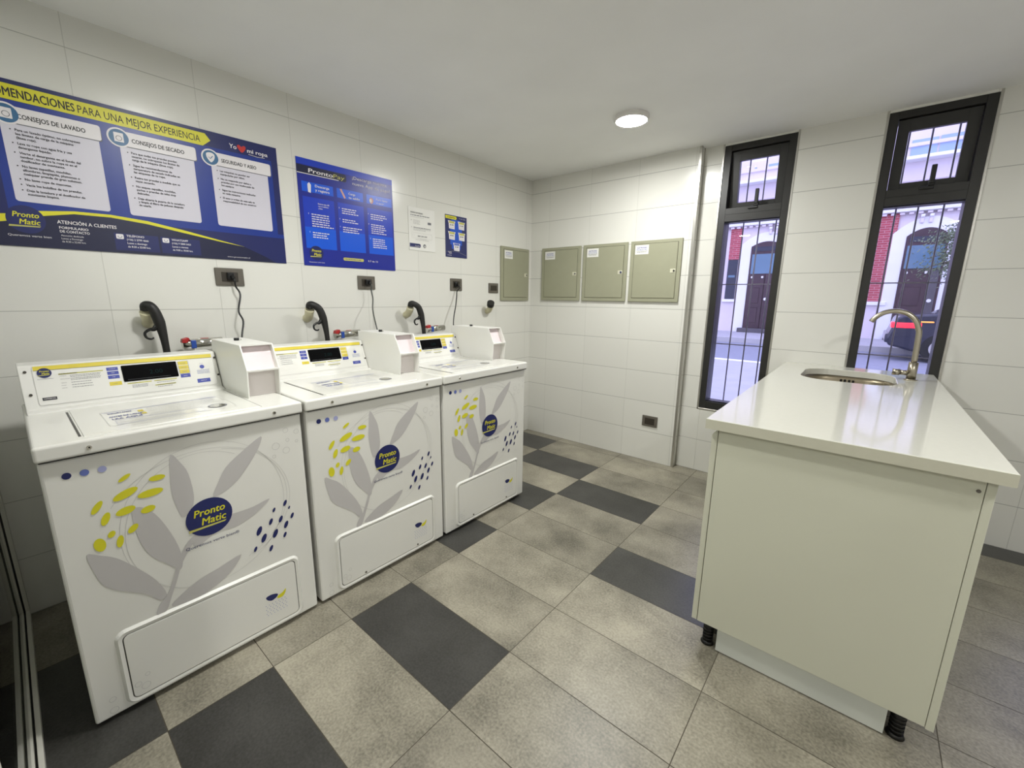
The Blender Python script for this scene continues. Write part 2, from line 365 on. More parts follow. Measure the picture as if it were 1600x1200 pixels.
# corner profile where the far wall steps back
b = MB(); b.box(XT-0.014, XT+0.001, -0.0035, 0.0, 0, H, M_AL, 0.001, 1); b.box(XT, XT+0.003, -0.0035, 0.012, 0, H, M_AL)
b.box(XT+0.0005, XT+0.003, 0.055, REC, 0, H, M_AL); struct(b.build('trim_1'))

# ------------------------------------------------------------------ windows
def window(n, a, c):
    root = empty('window_%d' % n, ((a+c)/2, REC+0.03, WZ0)); root['kind'] = 'structure'; O = root.location
    W_ = c-a; fy0, fy1 = REC+0.004, REC+0.135
    b = MB(); fw = 0.042; zt0, zt1 = 1.835, 1.920
    b.box(a, a+fw, fy0, fy1, WZ0, WZ1, M_FR, 0.0015, 1); b.box(c-fw, c, fy0, fy1, WZ0, WZ1, M_FR, 0.0015, 1)
    b.box(a+fw, c-fw, fy0, fy1, WZ0, WZ0+0.055, M_FR); b.box(a+fw, c-fw, fy0, fy1, WZ1-0.037, WZ1, M_FR)
    b.box(a+fw, c-fw, fy0, fy1, zt0, zt1, M_FR); b.box(a+fw, c-fw, fy0-0.002, fy0, zt0+0.045, zt0+0.048, M_BK)
    b.box(a+fw, c-fw, fy0+0.02, fy0+0.032, WZ0+0.055, WZ0+0.062, M_BK); b.box(a+fw, c-fw, fy0+0.02, fy0+0.032, zt0-0.006, zt0, M_BK)
    b.build('window_frame', root, O)
    b = MB(); b.box(a+fw, c-fw, fy0+0.036, fy0+0.042, WZ0+0.055, zt0, M_GLS); b.build('glass_pane', root, O)
    # awning sash hinged at its top, pushed a little outwards
    ang = math.radians(6.5); s0, s1 = a+fw+0.0015, c-fw-0.0015; zt = WZ1-0.041; hh = zt-(zt1+0.004); py = fy0+0.022
    def rot(bm):
        bmesh.ops.rotate(bm, verts=bm.verts, cent=(0, py, zt), matrix=Matrix.Rotation(ang, 3, 'X'))
    sw_, st, sb = 0.050, 0.060, 0.034
    b = MB(); b.box(s0, s0+sw_, py, py+0.045, zt-hh, zt, M_FR, 0.001, 1); b.box(s1-sw_, s1, py, py+0.045, zt-hh, zt, M_FR, 0.001, 1)
    b.box(s0+sw_, s1-sw_, py, py+0.045, zt-st, zt, M_FR); b.box(s0+sw_, s1-sw_, py, py+0.045, zt-hh, zt-hh+sb, M_FR); rot(b.bm)
    sash = b.build('sash', root, O)
    b = MB(); b.box(s0+sw_, s1-sw_, py+0.02, py+0.026, zt-hh+sb, zt-st, M_GLS); rot(b.bm); g = b.build('sash_glass', sash, O)
    hx = (a+c)/2+0.018
    b = MB(); b.box(hx-0.011, hx+0.011, fy0-0.012, fy0+0.010, zt1+0.012, zt1+0.105, M_BK, 0.004, 2); b.box(hx-0.014, hx+0.014, fy0-0.004, fy0+0.03, zt1+0.001, zt1+0.03, M_BK, 0.003)
    b.box(hx-0.045, hx+0.012, fy0-0.010, fy0-0.001, zt1-0.016, zt1-0.001, M_BK, 0.002)
    b.build('handle', root, O)
    b = MB(); t = 0.011
    for x0, x1, z0, z1 in [(a-t, a-0.0005, WZ0-t, H), (c+0.0005, c+t, WZ0-t, H), (a-t, c+t, WZ0-t, WZ0-0.0005)]:
        b.box(x0, x1, REC-0.0035, REC+0.001, z0, z1, M_AL, 0.001, 1)
    b.build('edge_trim', root, O)
    return root
for k, (a, c) in enumerate(WIN): window(k+1, a, c)
M_BAR = mat('painted_bar', (120, 116, 124), 0.4, noise=0.05, scale=20)
def grille(xs_, x0, x1, label):
    O = ((x0+x1)/2, 0.285, 0.46)
    r = empty('window_grille', O, label=label, cat='grille', group='security grilles outside the windows')
    for x in xs_:
        b = MB(); b.cyl((x, 0.285, 0.46), (x, 0.285, 2.34), 0.0045, M_BAR, 8); b.build('bar', r, O)
    for z in (0.975, 1.418, 1.955):
        b = MB(); b.box(x0-0.03, x1+0.03, 0.278, 0.284, z-0.0035, z+0.0035, M_BAR); b.build('crossbar', r, O)
    for x in (x0-0.03, x1+0.03):
        b = MB(); b.box(x-0.01, x+0.01, 0.271, 0.283, 0.44, 2.36, M_BAR); b.build('side_rail', r, O)
grille([1.605, 1.705, 1.806, 1.908], 1.586, 1.999, 'thin grey bars outside the left window, the one beside the corner trim')
grille([2.432, 2.522, 2.619, 2.726, 2.822], 2.4216, 2.8296, 'thin grey bars outside the right window, behind the tap')

# ------------------------------------------------------------------ glass partition beside the first machine
root = empty('door_1', (0.75, -3.355, 0)); root['kind'] = 'structure'; O = root.location
b = MB(); M_AL2 = mat('silver_painted_aluminium', (196, 194, 184), 0.35, noise=0.02, scale=30)
b.box(0.0, 1.5, -3.350, -3.338, 0.0, 0.028, M_AL2, 0.001, 1); b.box(0.0, 1.5, -3.356, -3.350, 0.0, 0.010, M_BK); b.box(0.0, 1.5, -3.376, -3.356, 0.0, 0.026, M_AL2, 0.001, 1)
b.box(0.0, 0.020, -3.350, -3.338, 0.028, H, M_AL2, 0.001, 1); b.box(0.0, 0.012, -3.356, -3.350, 0.01, H, M_BK); b.box(0.0, 0.020, -3.376, -3.356, 0.026, H, M_AL2, 0.001, 1)
b.build('door_frame', root, O)
b = MB(); b.box(0.020, 1.5, -3.368, -3.362, 0.026, H-0.03, M_PGL); b.build('glass_pane', root, O)
b = MB(); b.box(0.0, 1.5, -3.376, -3.338, H-0.03, H, M_AL2, 0.001, 1); b.box(1.5, 1.53, -3.376, -3.338, 0, H, M_AL2, 0.001, 1); b.build('door_rail', root, O)

# ------------------------------------------------------------------ ceiling lights
M_LR = mat('lamp_ring_white', (225, 222, 218), 0.5, noise=0.01, scale=10)
md = bpy.data.materials.new('lit_diffuser'); md.use_nodes = True; pb = md.node_tree.nodes['Principled BSDF']
pb.inputs['Base Color'].default_value = (0.9, 0.9, 0.9, 1); pb.inputs['Emission Color'].default_value = LAMP_COLOUR+(1,)
pb.inputs['Emission Strength'].default_value = LAMP_POWER/0.0227/PI
def lamp(x, y, lb):
    r = empty('ceiling_light', (x, y, H), label=lb, cat='ceiling light', group='round ceiling lights')
    b = MB(); n = 48
    def lp(rr, z): return [(rr*math.cos(2*PI*k/n), rr*math.sin(2*PI*k/n), z) for k in range(n)]
    b.rings([lp(0.098, 0), lp(0.098, -0.018), lp(0.094, -0.026), lp(0.086, -0.026), lp(0.086, -0.020)], M_LR); b.build('housing', r)
    b = MB(); b.rings([lp(0.086, -0.021), lp(0.085, -0.024), lp(0.05, -0.0255)], md, True, False, True); b.build('diffuser', r)
    return r
lamp(*LAMPS[0], 'round white ceiling light glowing near the far wall')
for (x, y), lb in zip(LAMPS[1:], ['round ceiling light above the washing machines, out of the photo', 'round ceiling light added out of view right of the sink island as fill light',
        'round ceiling light added out of view beyond the glass partition to light the corner', 'round ceiling light added out of view at the back of the room as fill light']):
    lamp(x, y, lb)

# ------------------------------------------------------------------ the logo, used in print
def logo(d, u, v, r, l=2, edge=None):
    if edge: d.ell(u, v, r*1.03, r*1.03, edge, l-1, n=40)
    d.ell(u, v, r, r, NAVY, l, n=40)
    d.text('Pronto', u-r*0.66, v+r*0.16, r*0.38, YEL, l+1, w=r*1.34, bold=True, skew=0.18)
    d.text('Matic', u-r*0.38, v-r*0.34, r*0.38, YEL, l+1, w=r*1.05, bold=True, skew=0.18)
    d.poly([(u-r*0.93, v-r*0.56), (u-r*0.55, v-r*0.54), (u+r*0.62, v-r*0.50), (u+r*0.70, v-r*0.42), (u-r*0.5, v-r*0.43), (u-r*0.90, v-r*0.43)], OLIVEI, l+1)

# ------------------------------------------------------------------ washing machines
W = 0.681; FX = 0.856
def make_washer():
    root = empty('washing_machine', (0.52, 0.34, 0)); O = root.location
    b = MB(); b.box(0.185, FX-0.012, 0.0, W, 0.014, 0.866, M_EN, 0.006, 2); b.box(FX-0.006, FX+0.0135, 0.004, W-0.004, 0.8602, 0.8625, M_RB); b.build('cabinet', root, O)  # thin black strip under the deck lip stands in for the seam shadow
    for x in (0.25, 0.80):
        for y in (0.05, W-0.05):
            b = MB(); b.cyl((x, y, 0), (x, y, 0.02), 0.022, M_RB, 14); b.build('foot', root, O)
    # front panel with its print
    b = Dec((FX, 0, 0), (0, 1, 0), (0, 0, 1), (1, 0, 0))
    b.box(FX-0.014, FX, 0.0, W, 0.012, 0.860, M_EN, 0.008, 3)
    for (u, v), m in zip([(0.049, 0.810), (0.084, 0.809), (0.120, 0.808)], (NAVY, MIDB, PALB)): b.ell(u, v, 0.0095, 0.0095, m, 3, n=24)
    lf = [[(0.276, 0.807), (0.267, 0.746), (0.264, 0.676), (0.272, 0.621), (0.284, 0.587), (0.310, 0.612), (0.319, 0.655), (0.313, 0.731), (0.298, 0.772)],
          [(0.536, 0.802), (0.467, 0.759), (0.417, 0.719), (0.39, 0.673), (0.370, 0.627), (0.417, 0.640), (0.457, 0.672), (0.501, 0.726), (0.526, 0.765)],
          [(0.542, 0.556), (0.482, 0.545), (0.415, 0.545), (0.355, 0.553), (0.298, 0.502), (0.308, 0.470), (0.366, 0.497), (0.42, 0.492), (0.489, 0.515)],
          [(0.167, 0.663), (0.164, 0.615), (0.171, 0.551), (0.189, 0.496), (0.221, 0.453), (0.255, 0.413), (0.264, 0.452), (0.253, 0.523), (0.225, 0.609), (0.195, 0.657)],
          [(0.054, 0.565), (0.064, 0.496), (0.08, 0.447), (0.121, 0.408), (0.166, 0.371), (0.192, 0.335), (0.211, 0.345), (0.193, 0.404), (0.157, 0.466), (0.116, 0.523), (0.081, 0.551)],
          [(0.429, 0.38), (0.36, 0.363), (0.306, 0.351), (0.262, 0.331), (0.218, 0.301), (0.240, 0.2885), (0.306, 0.2885), (0.384, 0.325)],
          [(0.315, 0.515), (0.282, 0.466), (0.257, 0.423), (0.244, 0.386), (0.222, 0.332), (0.203, 0.2885), (0.178, 0.2885), (0.189, 0.318), (0.214, 0.347), (0.236, 0.40), (0.252, 0.446), (0.285, 0.50)]]
    for k, q in enumerate(lf): b.smooth_poly(q, LEAF, 2+k*0.25)
    for cu, cv, ru, rv, a0, a1 in [(0.36, 0.568, 0.232, 0.255, -95, 265), (0.35, 0.566, 0.264, 0.235, -60, 150), (0.345, 0.556, 0.206, 0.236, 60, 262), (0.372, 0.57, 0.232, 0.222, -70, 80)]:
        b.ring(cu, cv, ru, rv, 0.0011, LINEI, 1.5, 60, a0, a1)
    for u, v, a, c, rr in [(0.162, 0.767, 0.017, 0.006, 32), (0.235, 0.743, 0.020, 0.009, 0), (0.158, 0.717, 0.031, 0.012, 22), (0.214, 0.70, 0.031, 0.012, 4), (0.094, 0.698, 0.021, 0.008, 55), (0.152, 0.665, 0.023, 0.012, 12),
                           (0.202, 0.65, 0.018, 0.011, 10), (0.107, 0.657, 0.020, 0.009, 68), (0.161, 0.603, 0.016, 0.009, 45), (0.113, 0.605, 0.011, 0.008, 60), (0.085, 0.583, 0.021, 0.013, 95), (0.128, 0.575, 0.019, 0.008, 78)]:
        b.ell(u, v, a, c, YEL, 4, rr, 18)
    for k, (u, v) in enumerate([(0.593, 0.518), (0.606, 0.494), (0.552, 0.505), (0.614, 0.457), (0.572, 0.459), (0.537, 0.463), (0.495, 0.443), (0.589, 0.429), (0.548, 0.409), (0.508, 0.408), (0.581, 0.389), (0.476, 0.377), (0.528, 0.356)]):
        sc_ = [1.0, .55, .75, .95, 1.1, 1.05, 1.45, 1.2, 1.4, 1.4, .9, .85, 1.0][k]
        b.ell(u, v, 0.0125*sc_, 0.0056*sc_, NAVY, 4, 66, 14)
    for u, v, rr in [(0.621, 0.804, .009), (0.659, 0.791, .009), (0.625, 0.765, .006), (0.657, 0.753, .005), (0.582, 0.751, .013), (0.617, 0.726, .012), (0.573, 0.713, .006), (0.045, 0.073, .008), (0.044, 0.035, .010)]:
        b.ring(u, v, rr, rr, 0.0013, LINEI, 2, 20)
    logo(b, 0.353, 0.562, 0.0665, 5)
    b.text('Queremos verte bien®', 0.276, 0.467, 0.0105, NAVY, 5, w=0.156)
    b.build('front_panel', root, O)
    # access panel: pressed rim, inset plate
    b = Dec((FX+0.008, 0, 0), (0, 1, 0), (0, 0, 1), (1, 0, 0))
    o_ = b.rrpts(0.072, 0.622, 0.021, 0.2885, 0.030, 6); i1 = b.rrpts(0.080, 0.614, 0.029, 0.2805, 0.024, 6); i2 = b.rrpts(0.0895, 0.6045, 0.0385, 0.271, 0.017, 6); i3 = b.rrpts(0.0925, 0.6015, 0.0415, 0.268, 0.015, 6)
    def L3(q, x): return [(x, a, c) for a, c in q]
    b.rings([L3(o_, FX-0.001), L3(i1, FX+0.009), L3(i2, FX+0.007), L3(i2, FX+0.001)], M_EN, False)
    b.poly(i2, SEAM, -12); b.rings([L3(i3, FX+0.003), L3(i3, FX+0.0075), L3(b.rrpts(0.094, 0.600, 0.043, 0.2665, 0.014, 6), FX+0.008)], M_EN, False, False, True)
    b.smooth_poly([(0.488, 0.166), (0.505, 0.170), (0.526, 0.164), (0.530, 0.156), (0.522, 0.148), (0.507, 0.144), (0.494, 0.152)], NAVY, 2)
    b.smooth_poly([(0.528, 0.142), (0.530, 0.152), (0.548, 0.158), (0.560, 0.168), (0.557, 0.152), (0.545, 0.140)], YEL, 2.5)
    for r_ in range(6):
        for c_ in range(7): b.ell(0.485+c_*0.0115+(r_ % 2)*0.004, 0.131-r_*0.0085, 0.0015, 0.0015, MIDB, 2, 0, 6)
    for u, v, rr in [(0.131, 0.106, .006), (0.123, 0.069, .011), (0.1055, 0.085, .008)]: b.ring(u, v, rr, rr, 0.0013, LINEI, 2, 20)
    b.build('access_panel', root, O)
    # top deck and lid
    b = MB(); b.box(0.18, 0.872, -0.004, W+0.004, 0.862, 0.906, M_EN, 0.008, 4); b.build('top_deck', root, O)
    for y in (0.102, 0.583):
        b = MB(); b.cyl((0.870, y, 0.883), (0.876, y, 0.883), 0.0055, M_CH, 14); b.cyl((0.8765, y, 0.883), (0.8768, y, 0.883), 0.0022, M_BK, 8); b.build('screw', root, O)
    b = Dec((0, 0, 0.9095), (0, 1, 0), (-1, 0, 0), (0, 0, 1))
    b.box(0.425, 0.838, 0.098, 0.553, 0.9045, 0.9080, M_EN, 0.001, 1)
    b.box(0.450, 0.826, 0.0885, 0.094, 0.9055, 0.9066, M_BK); b.box(0.424, 0.840, 0.5545, 0.5565, 0.9055, 0.9063, SEAM)
    lid = b.build('lid', root, O)
    b = Dec((0, 0, 0.9082), (0, 1, 0), (-1, 0, 0), (0, 0, 1))
    b.rrect(0.158, 0.503, -0.775, -0.545, 0.012, M_EN, 0); b.frame(0.161, 0.500, -0.772, -0.548, 0.0015, LINEI, 1, 0.012)
    b.stroke([(0.165, -0.566), (0.49, -0.558)], 0.004, LBL, 1)
    b.text('IMPORTANTE', 0.176, -0.600, 0.016, LBL, 2, w=0.06, bold=True); b.text('ANTES DE LAVAR', 0.172, -0.655, 0.018, LBL, 2, w=0.085, bold=True); b.text('LEA AQUÍ', 0.176, -0.690, 0.018, LBL, 2, w=0.075, bold=True)
    b.rect(0.250, 0.264, -0.625, -0.595, GLD, 2); b.rect(0.252, 0.266, -0.665, -0.640, GLD, 2)
    for k in range(8): b.greek(0.275, 0.48-0.06*(k > 5), -0.585-k*0.017, 0.0030, LINEI)
    b.frame(0.18, 0.405, -0.765, -0.745+0.04, 0.0015, LBL, 2)
    b.greek(0.19, 0.39, -0.735, 0.003, LINEI); b.greek(0.19, 0.39, -0.750, 0.003, LINEI)
    b.greek(0.2, 0.38, -0.80, 0.003, LINEI)
    b.ell(0.452, -0.722, 0.029, 0.030, GREYI, 3, n=28); b.ell(0.452, -0.722, 0.024, 0.022, M_CH, 3.5, n=28); b.text('COMERCIAL', 0.452, -0.726, 0.007, GREYI, 4, w=0.034, al='c')
    b.build('lid_label', root, O)
    # control console
    b = MB(); b.prism([(0.20, 0.9045), (0.20, 1.035), (0.225, 1.060), (0.3300, 1.060), (0.3850, 0.915), (0.412, 0.912), (0.418, 0.9045)], 'y', 0.004, 0.565, M_PL, 0.0025)
    b.build('console', root, O)
    e = Vector((-0.055, 0, 0.145)).normalized(); Nn = Vector((0.145, 0, 0.055)).normalized()
    b = Dec(Vector((0.385, 0, 0.915))+Nn*0.0008, (0, 1, 0), e, Nn)
    b.rrect(0.036, 0.552, 0.012, 0.149, 0.008, M_PL, 0); b.frame(0.036, 0.552, 0.012, 0.149, 0.001, LINEI, 1, 0.008)
    b.poly([(0.039, 0.1345), (0.549, 0.1305), (0.549, 0.146), (0.039, 0.149)], GLD, 2)
    b.stroke([(0.039, 0.1342), (0.549, 0.1302)], 0.0008, INK, 3)
    logo(b, 0.063, 0.124, 0.0172, 4); b.stroke([(0.044, 0.103), (0.082, 0.103)], 0.0007, NAVY, 2)
    b.rect(0.095, 0.208, 0.1135, 0.1175, OLIVEI, 2); b.text('INSTRUCCIONES', 0.096, 0.1142, 0.0028, INK, 3, w=0.045, bold=True)
    for v, t in [(0.107, 'AGREGAR'), (0.096, 'SELECCIONAR'), (0.082, 'CERRAR'), (0.073, 'PAGAR'), (0.064, 'INICIAR')]:
        b.text(t, 0.097, v, 0.0026, GREYI, 2)
        for q in range(2 if v > 0.09 else 1): b.greek(0.122, 0.200-0.025*(v < 0.09), v-q*0.005, 0.0016, GREYI)
    for k, t in enumerate(['CALIENTE', 'TIBIA', 'FRÍA']):
        b.rect(0.2175, 0.249, 0.1115-k*0.0155, 0.1240-k*0.0155, LBL, 2); b.text(t, 0.233, 0.1165-k*0.0155, 0.003, WHT, 3, al='c')
    b.rect(0.2175, 0.2515, 0.0545, 0.0685, GLD, 2); b.text('SUPER', 0.234, 0.060, 0.003, GREYI, 3, al='c')
    for k, t in enumerate(['NORMAL', 'DELICADO', 'RÁPIDO', 'INICIO']):
        b.rect(0.4305, 0.463, 0.1085-k*0.0175, 0.1235-k*0.0175, GLD if k < 3 else LBL, 2); b.text(t, 0.447, 0.114-k*0.0175, 0.003, LBL if k < 3 else WHT, 3, al='c')
    b.frame(0.4295, 0.464, 0.0725, 0.1245, 0.0008, LBL, 3)
    b.text('AYUDA', 0.5085, 0.106, 0.0028, LBL, 2, al='c'); b.ell(0.5085, 0.0935, 0.0082, 0.0082, LBL, 2, n=24)
    for k in range(4): b.greek(0.488, 0.532, 0.079-k*0.0048, 0.0014, MIDB)
    b.rect(0.482, 0.527, 0.0265, 0.0425, LBL, 2); b.text('PREPAGO', 0.5045, 0.033, 0.0035, WHT, 3, al='c')
    b.text('CICLO EN CURSO', 0.270, 0.0545, 0.0022, INK, 3); b.rect(0.266, 0.337, 0.0535, 0.0575, OLIVEI, 2); b.rect(0.345, 0.416, 0.0535, 0.0575, OLIVEI, 2); b.rect(0.345, 0.41, 0.036, 0.040, OLIVEI, 2)
    b.text('LAVADO', 0.352, 0.0545, 0.0022, INK, 3); b.greek(0.352, 0.41, 0.047, 0.0015, GREYI); b.greek(0.352, 0.41, 0.037, 0.0016, INK, 3); b.greek(0.352, 0.40, 0.030, 0.0015, GREYI)
    for k in range(3): b.greek(0.278, 0.325, 0.047-k*0.0045, 0.0015, GREYI)
    b.rect(0.046, 0.080, 0.0285, 0.0385, INK, 2); b.text('COMMERCIAL', 0.063, 0.0318, 0.0038, WHT, 3, w=0.029, al='c', bold=True)
    b.build('control_panel', root, O)
    b = Dec(Vector((0.385, 0, 0.915))+Nn*0.0024, (0, 1, 0), e, Nn)
    b.rrect(0.258, 0.425, 0.063, 0.126, 0.003, M_DSP, 0)
    b.text('2.00', 0.337, 0.085, 0.017, LCD, 1, w=0.040)
    b.text('LAVADO', 0.322, 0.1085, 0.0025, LCD, 1); b.stroke([(0.27, 0.070), (0.40, 0.070)], 0.0006, GREYI, 1); b.ell(0.395, 0.1, 0.0008, 0.0008, LCD, 1)
    b.build('display', root, O)
    for u, v in [(0.020, 0.132), (0.022, 0.052), (0.5595, 0.128), (0.5595, 0.052)]:
        P = Vector((0.385, u, 0.915))+e*v; b = MB(); b.cyl(P, P+Nn*0.004, 0.0042, M_GPD, 12); b.build('screw', root, O)
    # coin box
    y0, y1 = 0.568, 0.688; pr = [(0.295, 0.9045), (0.295, 1.111), (0.640, 1.111), (0.688, 1.016), (0.676, 0.9045)]
    b = MB()
    for ya, yb in ((y0, y0+0.005), (y1-0.005, y1)): b.prism(pr, 'y', ya, yb, M_PL, 0.0008)
    b.box(0.295, 0.640, y0+0.005, y1-0.005, 1.106, 1.111, M_PL); b.box(0.295, 0.30, y0+0.005, y1-0.005, 0.9045, 1.106, M_PL)
    b.prism([(0.61, 1.010), (0.61, 1.016), (0.688, 1.016), (0.687, 1.010)], 'y', y0+0.005, y1-0.005, M_PL)
    cb = b.build('coin_box', root, O)
    b = MB(); b.prism([(0.605, 1.106), (0.615, 1.106), (0.655, 1.016), (0.645, 1.016)], 'y', y0+0.005, y1-0.005, M_SKIN); b.build('upper_plate', cb, O)
    b = MB(); b.box(0.632, 0.640, y0+0.005, y1-0.005, 0.9065, 1.010, M_LWP); b.build('lower_plate', cb, O)
    b = MB(); b.cyl((0.43, 0.625, 1.111), (0.43, 0.625, 1.122), 0.010, M_BK, 14); b.cyl((0.43, 0.637, 1.111), (0.43, 0.637, 1.116), 0.006, M_CH, 12); b.build('lock', cb, O)
    return root
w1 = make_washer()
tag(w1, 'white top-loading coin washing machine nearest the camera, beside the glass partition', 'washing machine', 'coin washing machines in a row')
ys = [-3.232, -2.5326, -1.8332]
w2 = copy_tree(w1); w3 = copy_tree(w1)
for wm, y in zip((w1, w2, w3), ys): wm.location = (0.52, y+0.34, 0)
w2['label'] = 'white top-loading coin washing machine in the middle of the three'
w3['label'] = 'white top-loading coin washing machine furthest from the camera, nearest the far wall'
# the two further machines carry screws along the foot of their access panels
for wm in (w2, w3):
    for y in (0.205, 0.500):
        b = MB(); b.cyl((FX+0.0075, y, 0.052), (FX+0.011, y, 0.052), 0.0045, M_GP, 12); b.build('panel_screw', wm, (0.52, 0.34, 0))

# ------------------------------------------------------------------ pipes, hoses, valves, sockets, cords on the left wall
HOSES = [(-2.832, 1.240, 0.042), (-2.126, 1.240, 0.070), (-1.440, 1.244, 0.078)]
for k, (y, z, dx) in enumerate(HOSES):
    nm = ['the machine nearest the camera', 'the middle washing machine', 'the furthest washing machine'][k]
    O = (0, y, z-0.07)
    r = empty('drain_pipe', O, label='beige pipe stub in the tiled wall above ' + nm, cat='pipe', group='drain pipe stubs in the wall')
    b = MB(); b.tube([(0, y+0.016, z-0.068), (0.030, y+0.014, z-0.058), (0.060, y+0.006, z-0.035), (0.075, y+0.003, z-0.016)], [0.024, 0.0235, 0.0235, 0.0245], M_BG, 18, 4); b.build('elbow', r, O)
    r = empty('drain_hose', (0.1, y+0.02, z), label='black drain hose hooked into the wall pipe above ' + nm, cat='hose', group='black drain hoses'); O2 = r.location
    pts = [(0.0785, y+0.002, z-0.006), (0.085, y+0.002, z+0.010), (0.097, y+0.014, z+0.010), (0.105, y+dx*0.60, z-0.012), (0.107, y+dx*0.85, z-0.06), (0.108, y+dx*0.98, z-0.11), (0.110, y+dx*1.05, z-0.165), (0.115, y+dx*1.15, z-0.30)]
    b = MB(); b.tube(pts, [0.0205, 0.020, 0.019, 0.020, 0.021, 0.0165, 0.0135, 0.0135], M_RB, 14, 5); b.build('hose', r, O2)
    h = dx*0.8-0.036
    b = MB(); b.tube([(0.106, y+dx*0.85, z-0.060), (0.106, y+h+0.018, z-0.088), (0.106, y+h+0.002, z-0.090), (0.106, y+h-0.016, z-0.104), (0.106, y+h-0.013, z-0.124), (0.106, y+h+0.002, z-0.131), (0.106, y+h+0.012, z-0.125)], [0.012, 0.010, 0.006, 0.0055, 0.005, 0.0045, 0.003], M_BK, 8, 4); b.build('hook', r, O2)
O = (0, -0.60, 1.19)
r = empty('drain_pipe', O, label='beige pipe stub with a black cap in the wall, no hose on it', cat='pipe', group='drain pipe stubs in the wall')
b = MB(); b.tube([(0, -0.600, 1.187), (0.035, -0.606, 1.200), (0.072, -0.628, 1.240)], [0.022, 0.023, 0.025], M_BG, 16, 4); b.build('elbow', r, O)
b = MB(); b.cyl((0.068, -0.626, 1.236), (0.086, -0.640, 1.262), 0.030, M_RB, 18); b.build('cap', r, O)

M_RV = mat('red_valve_plastic', (170, 34, 34), 0.4); M_BV = mat('blue_valve_plastic', (40, 76, 160), 0.4)
for k, y in enumerate((-2.70, -1.965, -1.28)):
    nm = ['the machine nearest the camera', 'the middle washing machine', 'the furthest washing machine'][k]
    O = (0, y, 1.07)
    r = empty('water_valve', O, label='red and blue handled water tap pair on the wall behind ' + nm, cat='valve', group='water taps behind the machines')
    b = MB(); b.cyl((0, y+0.03, 1.072), (0.075, y+0.03, 1.072), 0.014, M_CH, 14); b.cyl((0.07, y-0.02, 1.074), (0.07, y+0.14, 1.078), 0.021, M_CH, 18); b.cyl((0.07, y+0.005, 1.05), (0.07, y+0.005, 1.075), 0.02, M_LR, 14, 0.012); b.build('valve_body', r, O)
    b = MB(); b.prism([(y-0.024, 1.082), (y-0.020, 1.099), (y+0.002, 1.106), (y+0.008, 1.098), (y-0.006, 1.080)], 'x', 0.058, 0.090, M_RV, 0.002); b.build('red_handle', r, O)
    b = MB(); b.box(0.046, 0.094, y+0.010, y+0.030, 1.054, 1.092, M_BV, 0.003); b.build('blue_handle', r, O)
    b = MB(); b.box(0.066, 0.074, y+0.052, y+0.085, 1.0970, 1.0985, M_RV); b.build('red_label', r, O)

def plate(y0, y1, z0, z1, lb, kind):
    O = (0, (y0+y1)/2, (z0+z1)/2)
    r = empty('wall_socket' if kind else 'blank_plate', O, label=lb, cat='socket' if kind else 'wall plate')
    b = MB(); b.box(0, 0.009, y0, y1, z0, z1, M_GP, 0.004, 2); b.build('cover_plate', r, O)
    if kind:
        c = (y0+y1)/2; b = MB(); b.box(0.008, 0.011, c-0.036, c+0.036, z0+0.02, z1-0.02, M_GPD, 0.001, 1)
        b.box(0.0108, 0.0115, c-0.0125, c-0.0115, z0+0.021, z1-0.021, M_BK); b.box(0.0108, 0.0115, c+0.0115, c+0.0125, z0+0.021, z1-0.021, M_BK); b.build('socket_insert', r, O)
    else:
        b = MB(); b.box(0.008, 0.0105, y0+0.02, y1-0.02, z0+0.02, z1-0.02, M_GPD, 0.001, 1); b.build('insert', r, O)
    return r
plate(-2.538, -2.412, 1.345, 1.431, 'grey-brown wall socket under the large blue poster, with a black plug', 1)
plate(-1.778, -1.656, 1.343, 1.427, 'grey-brown wall socket under the square blue poster, with a black plug', 1)
plate(-1.008, -0.888, 1.350, 1.442, 'grey-brown wall socket under the small dark blue poster, with a black plug', 1)
plate(-0.580, -0.462, 1.339, 1.421, 'small blank grey-brown plate on the wall beside the left-wall electrical cabinet', 0)
O = (1.247, 0, 0.335)
r = empty('wall_socket', O, label='dark socket plate low on the far wall near the floor', cat='socket')
b = MB(); b.box(1.184, 1.310, -0.009, 0, 0.292, 0.381, M_GP, 0.004, 2); b.build('cover_plate', r, O)
b = MB(); b.box(1.207, 1.287, -0.011, -0.008, 0.310, 0.363, M_GPD, 0.001, 1); b.build('socket_insert', r, O)
M_PG = mat('grey_cord', (84, 86, 82), 0.5)
